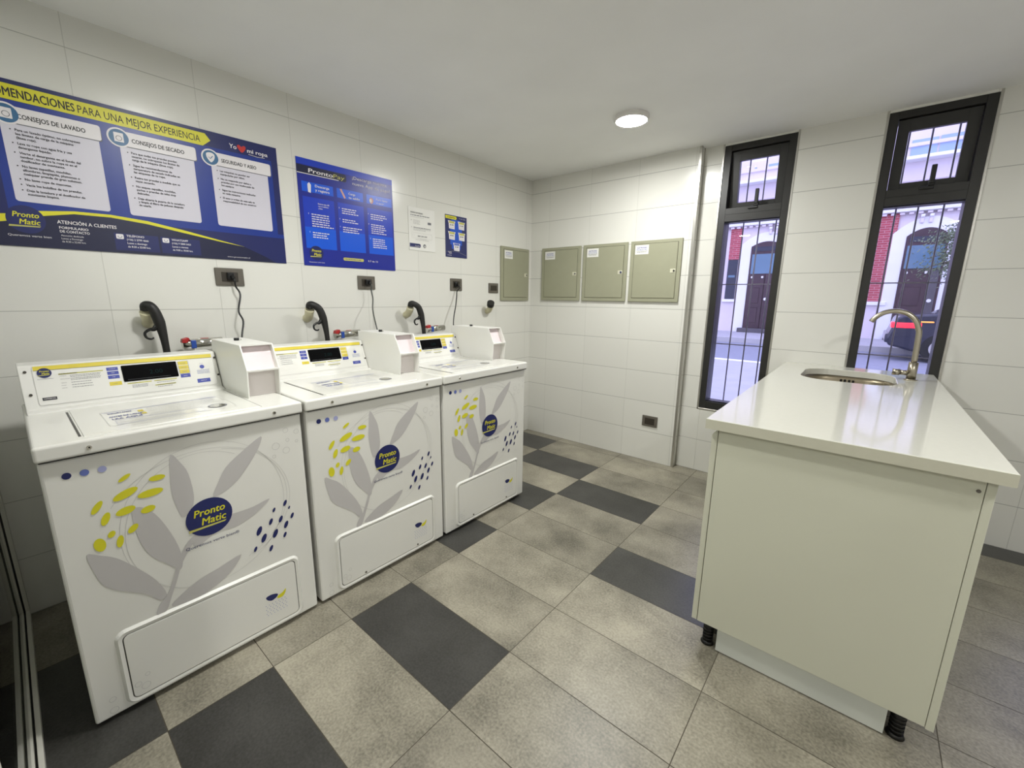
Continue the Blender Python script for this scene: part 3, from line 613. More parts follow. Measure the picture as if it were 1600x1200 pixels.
for k, (y, z, m, off) in enumerate([(-2.472, 1.392, M_BK, [(0.045, 0.006, -0.05), (0.05, 0.020, -0.09), (0.085, -0.006, -0.17), (0.10, 0.004, -0.22), (0.13, -0.02, -0.30), (0.16, -0.03, -0.42)]),
                                    (-1.712, 1.388, M_PG, [(0.04, 0.004, -0.05), (0.05, 0.006, -0.10), (0.09, -0.024, -0.17), (0.11, -0.020, -0.26), (0.14, -0.02, -0.34), (0.16, -0.02, -0.44)]),
                                    (-0.955, 1.396, M_BK, [(0.035, -0.012, -0.05), (0.04, -0.022, -0.09), (0.08, -0.070, -0.16), (0.10, -0.11, -0.25), (0.14, -0.15, -0.34), (0.16, -0.16, -0.44)])]):
    nm = ['the machine nearest the camera', 'the middle washing machine', 'the furthest washing machine'][k]; O = (0.02, y, z)
    r = empty('power_cord', O, label=('black' if m is M_BK else 'grey')+' power cord hanging from its plug down behind '+nm, cat='power cord', group='power cords of the machines')
    b = MB(); b.box(0.0115, 0.028, y-0.019, y+0.012, z-0.018, z+0.018, M_BK, 0.005, 2); b.cyl((0.026, y, z-0.002), (0.046, y+0.003, z-0.010), 0.0095, M_BK, 12, 0.007); b.build('plug', r, O)
    b = MB(); b.tube([(0.042, y+0.003, z-0.010), (0.050, y+0.004, z-0.025)]+[(q[0], y+q[1], z+q[2]) for q in off], 0.0042, m, 8, 6); b.build('cable', r, O)

# ------------------------------------------------------------------ posters and notices
def board(name, y0, y1, z0, z1, m, lb, cat, th=0.003):
    th += 0.001; d = Dec((th, 0, 0), (0, 1, 0), (0, 0, 1), (1, 0, 0))
    d.box(0.001, th, y0, y1, z0, z1, m)
    d.fin = lambda: tag(d.build(name, None, ((0), (y0+y1)/2, z0)), lb, cat)
    return d
PY0 = -3.245
d = board('information_poster', PY0, -2.195, 1.4715, 2.0485, NAVY, 'large blue poster with three white text panels and a yellow heading arrow', 'poster')
# background: royal blue glow bands between the panels
d.rect(PY0, -2.195, 1.60, 1.98, BLUE, 1); d.rect(PY0, -3.16, 1.60, 1.98, NAVY, 1.3); d.rect(-2.225, -2.195, 1.62, 1.98, NAVY, 1.3)
d.poly([(PY0, 1.982), (-2.520, 1.978), (-2.487, 2.007), (-2.507, 2.0335), (PY0, 2.0335)], YEL, 2)
d.text('RECOMENDACIONES', -3.184, 1.9915, 0.030, INK, 3, w=0.250, bold=True); d.text('PARA UNA MEJOR EXPERIENCIA', -2.926, 1.9915, 0.029, INK, 3, w=0.398)
def panel(u0, u1, v0, hu0, hu1, title, tu0, tu1, items, icx, cap, sw, lh, gap_):
    d.rrect(u0, u1, v0, 1.915, 0.010, LILAC, 3)
    d.rrect(hu0+0.002, hu1+0.002, 1.901, 1.957, 0.008, GREYI, 3.5); d.rrect(hu0, hu1, 1.9045, 1.9605, 0.008, WHT, 4, corners=(1, 1, 0, 0))
    d.text(title, tu0, 1.922, 0.0165, INK, 5, w=tu1-tu0, bold=True)
    d.ell(icx, 1.933, 0.037, 0.037, WHT, 5, n=32); d.ell(icx, 1.933, 0.031, 0.031, TEAL, 6, n=32)
    v = 1.878
    for it in items:
        d.ell(u0+0.022, v+0.0035, 0.0022, 0.0022, INK, 5, n=8)
        for t in it:
            g = text_geo(t, True); d.text(t, u0+0.033, v, cap, INK, 5, w=(g[3]-g[2])*cap/0.72*sw, bold=True); v -= lh
        v -= gap_
panel(-3.137, -2.879, 1.634, -3.126, -2.870, 'CONSEJOS DE LAVADO', -3.092, -2.914,
      [['Para un lavado óptimo, no sobrepases', 'los límites de carga de la máquina', '(línea roja).'], ['Lava tu ropa con agua fría y usa', 'detergente líquido.'], ['Vierte el detergente en el fondo del', 'tambor, no sobre la ropa ni en el', 'dosificador de suavizante.'],
       ['No laves zapatillas, mochilas,', 'alfombras, limpiapiés, plumones o', 'cualquier prenda de gran volumen.'], ['No laves ropa de mascotas.'], ['Vacía los bolsillos de tus prendas.'], ['Deja la lavadora y el dosificador de', 'suavizante limpios.']], -3.118, 0.0085, 0.93, 0.0132, 0.0058)
panel(-2.817, -2.563, 1.631, -2.805, -2.552, 'CONSEJOS DE SECADO', -2.776, -2.596,
      [['Para que todas tus prendas puedan', 'secarse, no sobrepases los límites de', 'carga de la máquina (línea roja).'], ['Sigue las recomendaciones de', 'temperatura de secado indicadas en', 'las etiquetas de tu ropa.'], ['Retira tus prendas a medida que se', 'vayan secando.'],
       ['No seques zapatillas, mochilas,', 'parkas o prendas de telas muy', 'delicadas.'], ['Deja abierta la puerta de la secadora', 'y limpia el filtro de pelusas después', 'de usarla.']], -2.816, 0.0085, 0.93, 0.0132, 0.0085)
panel(-2.496, -2.249, 1.631, -2.484, -2.233, 'SEGURIDAD Y ASEO', -2.452, -2.300,
      [['Las máquinas no pueden ser', 'manipuladas por niños.'], ['No se responde por daños a', 'prendas por uso inadecuado de', 'los equipos.'], ['Sigue las instrucciones indicadas', 'en cada máquina.'], ['El aseo y orden de esta sala es', 'responsabilidad de sus usuarios.']], -2.495, 0.0085, 0.96, 0.0140, 0.0075)
for c in (-3.118, -2.816): d.rrect(c-0.015, c+0.015, 1.916, 1.951, 0.002, WHT, 7); d.ring(c, 1.930, 0.009, 0.009, 0.002, GREYI, 8, 20)
d.smooth_poly([(-2.495, 1.955), (-2.511, 1.949), (-2.510, 1.930), (-2.495, 1.912), (-2.480, 1.930), (-2.479, 1.949)], WHT, 7); d.stroke([(-2.503, 1.934), (-2.497, 1.927), (-2.486, 1.941)], 0.003, TEAL, 8)
d.text('Yo', -2.412, 1.998, 0.020, WHT, 3, w=0.032, bold=True, rot=-3); d.text('mi ropa', -2.334, 1.994, 0.019, WHT, 3, w=0.094, bold=True); d.stroke([(-2.33, 1.987), (-2.29, 1.983), (-2.255, 1.986)], 0.002, WHT, 3)
d.smooth_poly([(-2.358, 1.987), (-2.374, 2.004), (-2.376, 2.016), (-2.367, 2.020), (-2.358, 2.013), (-2.349, 2.020), (-2.340, 2.016), (-2.342, 2.004)], RED, 3)
sw_t = [(PY0, 1.574), (-3.163, 1.586), (-3.083, 1.606), (-2.99, 1.619), (-2.882, 1.622), (-2.765, 1.613), (-2.636, 1.590), (-2.493, 1.560), (-2.391, 1.540)]
sw_b = [(-2.493, 1.554), (-2.638, 1.578), (-2.766, 1.600), (-2.883, 1.611), (-2.991, 1.608), (-3.081, 1.588), (-3.167, 1.560), (PY0, 1.540)]
d.poly(sw_t+[(-2.30, 1.50), (-2.25, 1.4715), (PY0, 1.4715)], NAVY2, 2); d.poly(sw_t+sw_b, YEL, 3)
logo(d, -3.122, 1.570, 0.050, 4)
d.text('Queremos verte bien', -3.175, 1.508, 0.008, WHT, 4, w=0.110)
d.text('ATENCIÓN A CLIENTES', -3.042, 1.567, 0.0130, WHT, 4, w=0.172, bold=True)
d.text('FORMULARIO', -3.039, 1.548, 0.0095, WHT, 4, w=0.082, bold=True); d.text('DE CONTACTO', -3.039, 1.534, 0.0095, WHT, 4, w=0.084, bold=True)
d.para(['Atención dedicada', 'Lunes a Domingo', 'de 8:30 a 22:00 hrs.'], -3.038, 1.520, 0.0115, 0.0068, WHT, 4, 0.9)
for x0, ttl, ln in [(-2.876, 'TELÉFONO', ['(+56) 2 2799 4666', 'Lunes a domingo', 'de 8:30 a 22:00 hrs.']), (-2.722, 'WHATSAPP', ['(+56) 9 5800 0421', 'Lunes a viernes', 'de 9:00 a 18:00 hrs.'])]:
    d.rect(x0-0.006, x0+0.140, 1.482, 1.552, NAVY, 3); d.rrect(x0, x0+0.024, 1.528, 1.548, 0.004, WHT, 4); d.ring(x0+0.012, 1.538, 0.006, 0.005, 0.0015, NAVY, 5, 14, 150, 390)
    d.text(ttl, x0+0.033, 1.539, 0.0085, WHT, 4, bold=True); d.para(ln, x0+0.033, 1.5245, 0.0145, 0.0080, WHT, 4, 0.86, True)
d.text('www.prontomatic.cl', -2.474, 1.484, 0.0065, WHT, 4, w=0.10)
d.fin()

d = board('payment_poster', -2.098, -1.495, 1.4695, 2.036, PBG, 'square royal blue poster with white text about a payment app', 'poster')
d.rect(-2.098, -1.495, 1.555, 1.945, PBG, 1); d.rect(-2.098, -1.495, 2.003, 2.036, PB1, 1)
for a, c in ((-2.078, -1.898), (-1.876, -1.708), (-1.684, -1.505)):
    d.rect(a, c, 1.566, 1.68, PB2, 2); d.rect(a, c, 1.68, 1.84, PB1, 2); d.rect(a, c, 1.84, 1.866, PBG, 2); d.rect(a, c, 1.866, 1.918, PB2, 2)
d.rrect(-2.098, -1.812, 1.958, 2.000, 0.012, NAVY2, 3, corners=(1, 1, 0, 0)); d.stroke([(-2.098, 1.958), (-1.86, 1.960)], 0.004, WHT, 4)
d.text('Pronto', -2.036, 1.968, 0.022, WHT, 4, w=0.142, bold=True, skew=0.1); d.text('Pay', -1.892, 1.968, 0.022, OLIVEI, 4, w=0.068, skew=0.1)
d.text('¡Descarga nuestra', -1.774, 1.985, 0.0175, WHT, 4, w=0.236); d.text('nueva App de pago!', -1.774, 1.954, 0.0175, WHT, 4, w=0.258)
d.text('Descarga', -2.004, 1.897, 0.0135, WHT, 4, w=0.083, bold=True); d.text('y registra', -2.004, 1.876, 0.0135, WHT, 4, w=0.083, bold=True)
d.text('Carga', -1.804, 1.893, 0.0130, WHT, 4, w=0.045, bold=True); d.text('tu saldo', -1.804, 1.872, 0.0130, WHT, 4, w=0.073, bold=True)
d.text('Para lavar', -1.617, 1.893, 0.0120, WHT, 4, w=0.084); d.text('o secar', -1.617, 1.873, 0.0120, WHT, 4, w=0.055)
d.poly([(-2.045, 1.865), (-2.030, 1.862), (-2.026, 1.905), (-2.036, 1.917), (-2.046, 1.906)], WHT, 4); d.poly([(-1.858, 1.915), (-1.846, 1.918), (-1.822, 1.872), (-1.832, 1.866)], PINKI, 4); d.ell(-1.652, 1.885, 0.014, 0.018, PINKI, 4); d.ell(-1.658, 1.884, 0.008, 0.011, WHT, 5)
d.para(['Escanea este QR', 'con tu teléfono', 'y listo.'], -1.994, 1.808, 0.0125, 0.0078, WHT, 4, 0.9, True)
for u, v, n, wd in [(-2.036, 1.748, 6, 0.128), (-2.036, 1.650, 3, 0.105), (-1.852, 1.806, 3, 0.108), (-1.852, 1.745, 2, 0.108), (-1.852, 1.701, 3, 0.128), (-1.662, 1.801, 3, 0.122), (-1.662, 1.741, 5, 0.122), (-1.655, 1.655, 5, 0.108)]:
    d.rect(u-0.017, u-0.015, v, v+0.008, WHT, 4)
    for k in range(n): d.greek(u, u+wd*random.uniform(0.75, 1), v-k*0.0125, 0.0050, WHT, 4)
logo(d, -2.024, 1.540, 0.040, 3); d.text('Queremos verte bien', -2.070, 1.487, 0.006, WHT, 4, w=0.09)
d.rrect(-1.862, -1.727, 1.512, 1.529, 0.007, OLIVEI, 3); d.greek(-1.85, -1.74, 1.518, 0.0045, GREYI, 4); d.text('9.7 de 10', -1.697, 1.514, 0.011, WHT, 4, w=0.07)
d.fin()

d = board('notice_sheet', -1.374, -1.146, 1.6185, 1.9005, M_PAP, 'white notice sheet with small grey print and a navy band at the foot', 'notice')
d.text('¿PROBLEMAS CON TU MÁQUINA?', -1.357, 1.862, 0.0090, GREYI, 2, w=0.105, bold=True); d.greek(-1.357, -1.19, 1.847, 0.005, GREYI); d.greek(-1.357, -1.24, 1.836, 0.0035, LINEI)
for k in range(4): d.greek(-1.335, -1.278, 1.815-k*0.0075, 0.004, LINEI)
d.ell(-1.351, 1.816, 0.004, 0.004, LINEI, 2); d.ell(-1.351, 1.770, 0.004, 0.004, LINEI, 2)
d.rrect(-1.211, -1.180, 1.800, 1.816, 0.002, GREYI, 2)
for k in range(3): d.greek(-1.335, -1.18-0.05*(k == 2), 1.768-k*0.0085, 0.0045, GREYI if k == 0 else LINEI)
d.frame(-1.352, -1.175, 1.700, 1.735, 0.0014, LINEI, 2, 0.008); d.ring(-1.337, 1.717, 0.008, 0.008, 0.001, LINEI, 2, 16); d.text('800 200 600', -1.300, 1.711, 0.009, GREYI, 2, w=0.08, bold=True)
d.greek(-1.32, -1.205, 1.688, 0.004, LINEI); d.greek(-1.28, -1.22, 1.696, 0.003, LINEI)
d.rrect(-1.370, -1.278, 1.638, 1.664, 0.010, NAVY, 2, corners=(1, 1, 0, 0)); d.text('ProntoMatic', -1.325, 1.645, 0.008, WHT, 3, w=0.042); d.stroke([(-1.366, 1.642), (-1.295, 1.642)], 0.001, WHT, 3)
d.ell(-1.243, 1.652, 0.013, 0.013, GREYI, 2, n=20); d.ell(-1.241, 1.650, 0.007, 0.007, LINEI, 3)
d.fin()

d = board('price_poster', -1.045, -0.828, 1.5985, 1.899, NAVY, 'small dark blue poster with five white price tags', 'poster')
d.rect(-0.985, -0.895, 1.66, 1.87, BLUE2, 1); d.rect(-1.0, -0.88, 1.69, 1.84, BLUE2, 1.2)
d.poly([(-1.045, 1.872), (-0.940, 1.870), (-0.932, 1.882), (-0.940, 1.893), (-1.045, 1.893)], YEL, 2); d.text('TARIFAS', -1.028, 1.877, 0.009, INK, 3, w=0.08, bold=True); d.text('Yo mi ropa', -0.91, 1.880, 0.008, LILAC, 3, w=0.065)
for cu, cv, t, tp in [(-0.984, 1.829, '$1.500', OLIVEI), (-0.885, 1.832, '$1.500', OLIVEI), (-0.984, 1.753, '$300', OLIVEI), (-0.883, 1.753, '$300', OLIVEI), (-0.936, 1.674, '$1.000', MIDB)]:
    d.poly([(cu-0.027, cv-0.026), (cu+0.029, cv-0.028), (cu+0.031, cv+0.012), (cu+0.037, cv+0.028), (cu-0.037, cv+0.030), (cu-0.030, cv+0.012)], WHT, 2)
    d.rect(cu-0.026, cu+0.028, cv+0.012, cv+0.027, tp, 3); d.text(t, cu, cv-0.004, 0.010, INK, 3, w=0.036, al='c', bold=True); d.greek(cu-0.02, cu+0.02, cv-0.019, 0.004, LINEI, 3)
d.stroke([(-1.04, 1.636), (-0.985, 1.643), (-0.92, 1.640), (-0.835, 1.618)], 0.003, GREYI, 2); d.text('Pronto', -1.022, 1.632, 0.007, WHT, 3, w=0.034, bold=True); d.text('Matic', -1.016, 1.623, 0.007, WHT, 3, w=0.030, bold=True); d.greek(-1.03, -0.99, 1.610, 0.003, WHT)
d.fin()

# ------------------------------------------------------------------ electrical cabinets
def ecab(O, U, N, wd, lb, grp=None):
    """O lower left corner on the wall; U along the wall; wd width; height .457"""
    O = Vector(O); U = Vector(U); N = Vector(N); hh = 0.457
    R = Matrix(((U.x, N.x, 0), (U.y, N.y, 0), (0, 0, 1)))
    r = empty('electrical_cabinet', O+U*wd/2, label=lb, cat='electrical cabinet', group=grp)
    def fin(b, name, par=r):
        for v in b.bm.verts: v.co = R @ (v.co-Vector((wd/2, 0, 0)))
        return b.build(name, par)
    b = MB(); b.box(0, wd, 0, 0.016, 0, hh, M_OL, 0.003, 2); b.box(0.029, wd-0.027, 0.0155, 0.0165, 0.027, hh-0.022, M_OLD); fin(b, 'frame')
    b = MB(); b.box(0.032, wd-0.030, 0.014, 0.0195, 0.030, hh-0.025, M_OL, 0.002, 2); door = fin(b, 'door')
    b = MB(); b.box(wd-0.073, wd-0.034, 0.019, 0.0215, 0.213, 0.243, M_PLT, 0.001, 1); b.cyl((wd-0.045, 0.021, 0.228), (wd-0.045, 0.025, 0.228), 0.0085, M_CH, 16); b.cyl((wd-0.045, 0.0252, 0.228), (wd-0.045, 0.0256, 0.228), 0.005, M_BK, 10); fin(b, 'lock', door)
    b = Dec((0, 0.0200, 0), (1, 0, 0), (0, 0, 1), (0, 1, 0)); b.rect(0.040, 0.147, 0.357, 0.425, M_PAP, 0)
    b.text('ELECTRICIDAD', 0.0935, 0.400, 0.011, LBL, 1, w=0.075, al='c', bold=True); b.greek(0.052, 0.136, 0.389, 0.004, MIDB, 1); b.greek(0.052, 0.136, 0.379, 0.003, GREYI, 1); b.greek(0.056, 0.13, 0.371, 0.003, GREYI, 1)
    for v in b.bm.verts: v.co = R @ (v.co-Vector((wd/2, 0, 0)))
    b.build('label', door, recalc=False)
    return r
ecab((0, -0.4345, 1.2775), (0, 1, 0), (1, 0, 0), 0.389, 'olive grey electrical cabinet on the left wall, just before the corner')
ecab((0.1385, 0, 1.283), (1, 0, 0), (0, -1, 0), 0.405, 'olive grey electrical cabinet on the far wall, nearest the corner', 'electrical cabinets on the far wall')
ecab((0.568, 0, 1.283), (1, 0, 0), (0, -1, 0), 0.400, 'olive grey electrical cabinet, middle of the three on the far wall', 'electrical cabinets on the far wall')
ecab((0.992, 0, 1.283), (1, 0, 0), (0, -1, 0), 0.395, 'olive grey electrical cabinet on the far wall, nearest the left window', 'electrical cabinets on the far wall')

# ------------------------------------------------------------------ sink island
CX0, CX1, CY0, CY1, CZ0, CZ1 = 2.1045, 2.811, -1.735, REC-0.001, 0.872, 0.907
SC = (2.440, -0.325); SRX, SRY = 0.200, 0.235
def rr_loop(cx, cy, hx, hy, r, z, n=8):
    out = []
    for k, (sx, sy) in enumerate([(1, -1), (1, 1), (-1, 1), (-1, -1)]):
        for j in range(n+1):
            a = -PI/2+k*PI/2+j/n*PI/2; out.append((cx+sx*(hx-r)+r*math.cos(a), cy+sy*(hy-r)+r*math.sin(a), z))
    return out
def rect_loop(lp, z, i=0.0):
    out = []
    n = len(lp)//4
    cs = [(CX1-i, CY0+i), (CX1-i, CY1-i), (CX0+i, CY1-i), (CX0+i, CY0+i)]
    cor = [n//2, n+n//2, 2*n+n//2, 3*n+n//2]
    for k in range(len(lp)):
        for q in range(4):
            a, c = cor[q], cor[(q+1) % 4]+(len(lp) if q == 3 else 0)
            kk = k+len(lp) if (q == 3 and k < cor[0]) else k
            if a <= kk <= c:
                t = (kk-a)/(c-a); A, B = cs[q], cs[(q+1) % 4]; out.append((A[0]+(B[0]-A[0])*t, A[1]+(B[1]-A[1])*t, z)); break
    return out
b = MB(); lp = rr_loop(*SC, SRX, SRY, 0.13, CZ1)
b.rings([rr_loop(*SC, SRX, SRY, 0.13, CZ0), rr_loop(*SC, SRX, SRY, 0.13, CZ1-0.002), rr_loop(*SC, SRX+0.002, SRY+0.002, 0.13, CZ1), rect_loop(lp, CZ1, 0.002)], M_QZ, False)
b.rings([rect_loop(lp, CZ1, 0.002), rect_loop(lp, CZ1-0.002)], M_QZ, False)
b.rings([rect_loop(lp, CZ1-0.002), rect_loop(lp, CZ0), rr_loop(*SC, SRX, SRY, 0.13, CZ0)], M_QZE, False)
bmesh.ops.remove_doubles(b.bm, verts=b.bm.verts, dist=1e-6)
tag(b.build('countertop', None, ((CX0+CX1)/2, CY0, CZ0)), 'glossy white stone worktop of the sink island', 'countertop')

O = (2.45, -0.85, 0); r = empty('island_cabinet', O, label='cream sink island cabinet carrying the white worktop', cat='cabinet')
BZ0, BZ1 = 0.112, CZ0
b = MB(); b.box(2.143, 2.768, -1.708, -1.690, BZ0, BZ1, M_ML, 0.001, 1); b.cyl((2.757, -1.7085, 0.838), (2.757, -1.7105, 0.838), 0.0045, M_GP, 12); b.build('end_panel', r, O)
b = MB(); b.box(2.769, 2.787, -1.709, CY1-0.002, BZ0-0.004, BZ1, M_ML, 0.001, 1); b.build('back_panel', r, O)
b = MB(); b.box(2.145, 2.768, -1.689, CY1-0.02, BZ0, BZ0+0.018, M_ML); b.box(2.145, 2.768, CY1-0.02, CY1-0.002, BZ0, BZ1, M_ML)
for y in (-1.10, -0.60): b.box(2.145, 2.768, y-0.009, y+0.009, BZ0+0.018, 0.66, M_ML)
b.build('carcass', r, O)
ye = [-1.707, -1.128, -0.535, CY1-0.004]
for k in range(3):
    b = MB(); b.prism([(2.122, BZ0), (2.1405, BZ0), (2.1405, 0.866), (2.122, 0.846)], 'y', ye[k]+0.0015, ye[k+1]-0.0015, M_ML, 0.0006); b.build('door', r, O)
b = MB(); b.box(2.211, 2.693, -1.682, -1.667, 0.003, BZ0-0.0005, M_PLN, 0.001, 1); b.build('plinth', r, O)
b = MB(); b.box(2.196, 2.211, -1.60, CY1-0.03, 0.003, BZ0-0.0005, M_PLN, 0.001, 1); b.build('plinth', r, O)
for x, y in [(2.176, -1.655), (2.722, -1.655), (2.176, -0.85), (2.722, -0.85), (2.176, 0.0), (2.722, 0.0)]:
    b = MB(); b.cyl((x, y, 0), (x, y, 0.012), 0.024, M_RB, 16, 0.019); b.cyl((x, y, 0.012), (x, y, BZ0), 0.0165, M_RB, 14)
    for q in range(6): b.cyl((x, y, 0.02+q*0.014), (x, y, 0.026+q*0.014), 0.019, M_RB, 14)
    b.box(x-0.03, x+0.03, y-0.03, y+0.03, BZ0-0.006, BZ0-0.0005, M_RB)
    b.build('leg', r, O)

O = (SC[0], SC[1], CZ0); r = empty('sink', O, label='oval stainless steel sink bowl set under the worktop', cat='sink')
b = MB()
b.rings([rr_loop(*SC, SRX+0.02, SRY+0.02, 0.14, CZ0-0.002), rr_loop(*SC, SRX-0.001, SRY-0.001, 0.13, CZ0-0.002), rr_loop(*SC, SRX-0.006, SRY-0.006, 0.128, CZ0-0.02), rr_loop(*SC, SRX-0.014, SRY-0.014, 0.12, CZ0-0.14), rr_loop(*SC, SRX-0.035, SRY-0.035, 0.11, CZ0-0.17), rr_loop(*SC, SRX-0.07, SRY-0.07, 0.09, CZ0-0.176), rr_loop(*SC, 0.045, 0.045, 0.044, CZ0-0.180), rr_loop(*SC, 0.040, 0.040, 0.039, CZ0-0.186)], M_STB, True, False, True)
b.build('bowl', r, O)
b = MB(); yy = SC[1]+SRY-0.010
for x in (-0.028, -0.010, 0.010, 0.028): b.box(SC[0]+x-0.0055, SC[0]+x+0.0055, yy-0.004, yy+0.001, CZ0-0.052, CZ0-0.018, M_BK, 0.002)
b.build('overflow_slots', r, O)
b = MB(); b.cyl((SC[0], SC[1], CZ0-0.186), (SC[0], SC[1], CZ0-0.182), 0.034, M_CH, 24); b.build('drain', r, O)

fx_, fy_ = 2.697, -0.24; O = (fx_, fy_, CZ1); r = empty('tap', O, label='brushed steel gooseneck tap with a side lever, behind the sink', cat='tap')
b = MB(); b.cyl((fx_, fy_, CZ1), (fx_, fy_, CZ1+0.006), 0.027, M_ST, 28, 0.0265); b.cyl((fx_, fy_, CZ1+0.006), (fx_, fy_, CZ1+0.094), 0.0195, M_ST, 28); b.build('body', r, O)
cx_ = fx_-0.108; R_ = 0.100
pts = [(fx_, fy_, CZ1+0.092), (fx_-0.001, fy_, CZ1+0.16), (fx_-0.004, fy_, CZ1+0.245)]
for a in range(10, 158, 12): pts.append((cx_+R_*math.cos(math.radians(a)), fy_, CZ1+0.246+R_*1.06*math.sin(math.radians(a))))
b = MB(); b.tube(pts, 0.0125, M_ST, 18, 4); b.build('spout', r, O)
b = MB(); b.cyl((fx_-0.015, fy_, CZ1+0.036), (fx_-0.046, fy_, CZ1+0.036), 0.0135, M_ST, 20); b.cyl((fx_-0.047, fy_, CZ1+0.036), (fx_-0.076, fy_, CZ1+0.036), 0.0165, M_ST, 20); b.build('lever', r, O)

# ------------------------------------------------------------------ the street outside
M_PAV = mat('pale_pavement', (172, 171, 176), 0.8, noise=0.06, scale=3); M_ASP = mat('worn_asphalt', (134, 137, 150), 0.8, noise=0.08, scale=5); M_KRB = mat('kerb_stone', (178, 176, 176), 0.8, noise=0.05, scale=4)
M_STN = mat('pale_render', (220, 210, 214), 0.8, noise=0.04, scale=2); M_STL = mat('white_render', (234, 234, 236), 0.8, noise=0.03, scale=2); M_BRK = brick_mat('red_brick', 0.24, 0.07, (182, 84, 92), (158, 68, 76), (190, 140, 142), 0.008)
M_DOOR = mat('dark_brown_wood', (66, 46, 52), 0.5, noise=0.15, scale=6); M_DRG = mat('grey_wood', (88, 84, 88), 0.5, noise=0.1, scale=6); M_WNG = mat('street_window_glass', (92, 122, 142), 0.1, noise=0.1, scale=2); M_WDK = mat('dark_window', (34, 38, 56), 0.15, noise=0.1, scale=3)
M_UPG = mat('pale_blue_curtained_glass', (150, 172, 205), 0.2, noise=0.05, scale=2)
b = MB(); b.box(-30, 25, 0.30, 6.9, -0.1, 0.0, M_PAV); b.box(-30, 25, 6.9, 7.1, -0.1, 0.01, M_STL); struct(b.build('ground_pavement'))
b = MB(); b.box(-30, 25, 7.1, 11.4, -0.1, 0.0, M_ASP); struct(b.build('ground_street'))
b = MB(); b.box(-30, 25, 11.4, 11.6, -0.1, 0.15, M_KRB); b.box(-30, 25, 11.6, 15, -0.1, 0.148, M_PAV); struct(b.build('ground_far_pavement'))
YF = 14.5; KF = (YF+3.226)/11.226
def fx(x): return CAM.x+(x-CAM.x)*KF
def fz(z): return CAM.z+(z-CAM.z)*KF
O = (0, YF, 0.15); r = empty('building', O, label='pale street building with red brick panels and two arched doorways across the road', cat='building')
b = MB(); b.box(-14, 16, YF, YF+0.6, 0.10, 6.7, M_STN); b.build('wall', r, O)
def arch(x0, x1, z0, zs, zt, y0, y1, m, b):
    pr = [(x0, z0), (x1, z0), (x1, zs)]+[(x1+(x0-x1)*k/14, zs+(zt-zs)*(1-(2*k/14-1)**2)) for k in range(1, 14)]+[(x0, zs)]
    b.prism(pr, 'y', y0, y1, m)
def doorway(x0, x1, zb, zs, zt, zg0, zg1, split, grey):
    b = MB(); arch(fx(x0)-0.32, fx(x1)+0.32, 0.14, fz(zs)+0.1, fz(zt)+0.32, YF-0.07, YF-0.001, M_STL, b); b.build('door_surround', r, O)
    b = MB(); arch(fx(x0), fx(x1), 0.14, fz(zs), fz(zt), YF-0.085, YF-0.071, M_DOOR, b); b.build('door_frame', r, O)
    b = MB(); b.box(fx(x0)+0.06, fx(split)-0.01, YF-0.115, YF-0.086, 0.30, fz(zg0)-0.03, M_DOOR, 0.01, 1)
    for z in (0.5, 1.2): b.box(fx(x0)+0.16, fx(split)-0.12, YF-0.125, YF-0.116, z, z+0.55, M_DOOR, 0.01, 1)
    b.build('door_leaf', r, O)
    b = MB(); b.box(fx(split)+0.01, fx(x1)-0.06, YF-0.115, YF-0.086, 0.30, fz(zg0)-0.03, grey, 0.01, 1); b.build('door_leaf', r, O)
    b = MB(); b.box(fx(x0)+0.06, fx(x1)-0.06, YF-0.100, YF-0.086, fz(zg0), fz(zg1), M_WNG); b.build('transom_window', r, O)
    b = MB(); b.box(fx(x0)+0.08, fx(x1)-0.08, YF-0.100, YF-0.086, fz(zg1)+0.1, fz(zs)-0.02, M_WDK); b.build('fanlight', r, O)
    b = MB(); b.box(fx(x0)-0.12, fx(x1)+0.12, YF-0.35, YF-0.06, 0.145, 0.30, M_DRG, 0.01, 1); b.build('door_step', r, O)
    b = MB()
    for q in (fx(x0)+0.14, fx(split)-0.08):
        b = MB(); b.box(q-0.035, q+0.035, YF-0.16, YF-0.125, fz(zg0)-0.16, fz(zg0)-0.09, M_STL, 0.015, 1); b.build('door_stud', r, O)
    b = MB(); b.cyl((fx(split)+0.1, YF-0.12, fz(1.335)), (fx(split)+0.1, YF-0.19, fz(1.335)), 0.05, M_STL, 14); b.build('door_knob', r, O)
doorway(0.235, 0.86, 0.64, 2.50, 2.60, 1.90, 2.33, 0.58, M_DOOR)
doorway(2.840, 3.420, 0.64, 2.52, 2.66, 1.93, 2.35, 3.25, M_DRG)
for x0, x1, z0, z1 in [(-0.232, -0.008, 2.235, 2.92), (2.25, 2.690, 1.312, 2.95), (-1.2, -0.60, 1.33, 2.92)]:
    b = MB(); b.box(fx(x0), fx(x1), YF-0.05, YF-0.001, fz(z0), fz(z1), M_BRK); b.build('brick_panel', r, O)
b = MB(); b.box(fx(-0.228), fx(-0.02), YF-0.04, YF-0.001, fz(1.33), fz(2.232), M_WDK); b.box(fx(-0.228)+0.05, fx(-0.02)-0.05, YF-0.05, YF-0.041, fz(1.83), fz(1.88), M_WNG); b.build('ground_window', r, O)
for x0, x1, z0, z1 in [(-0.27, 0.0, 1.26, 1.325), (2.2, 2.72, 1.235, 1.305)]:
    b = MB(); b.box(fx(x0), fx(x1), YF-0.12, YF-0.001, fz(z0), fz(z1), M_STL, 0.01, 1); b.build('window_sill', r, O)
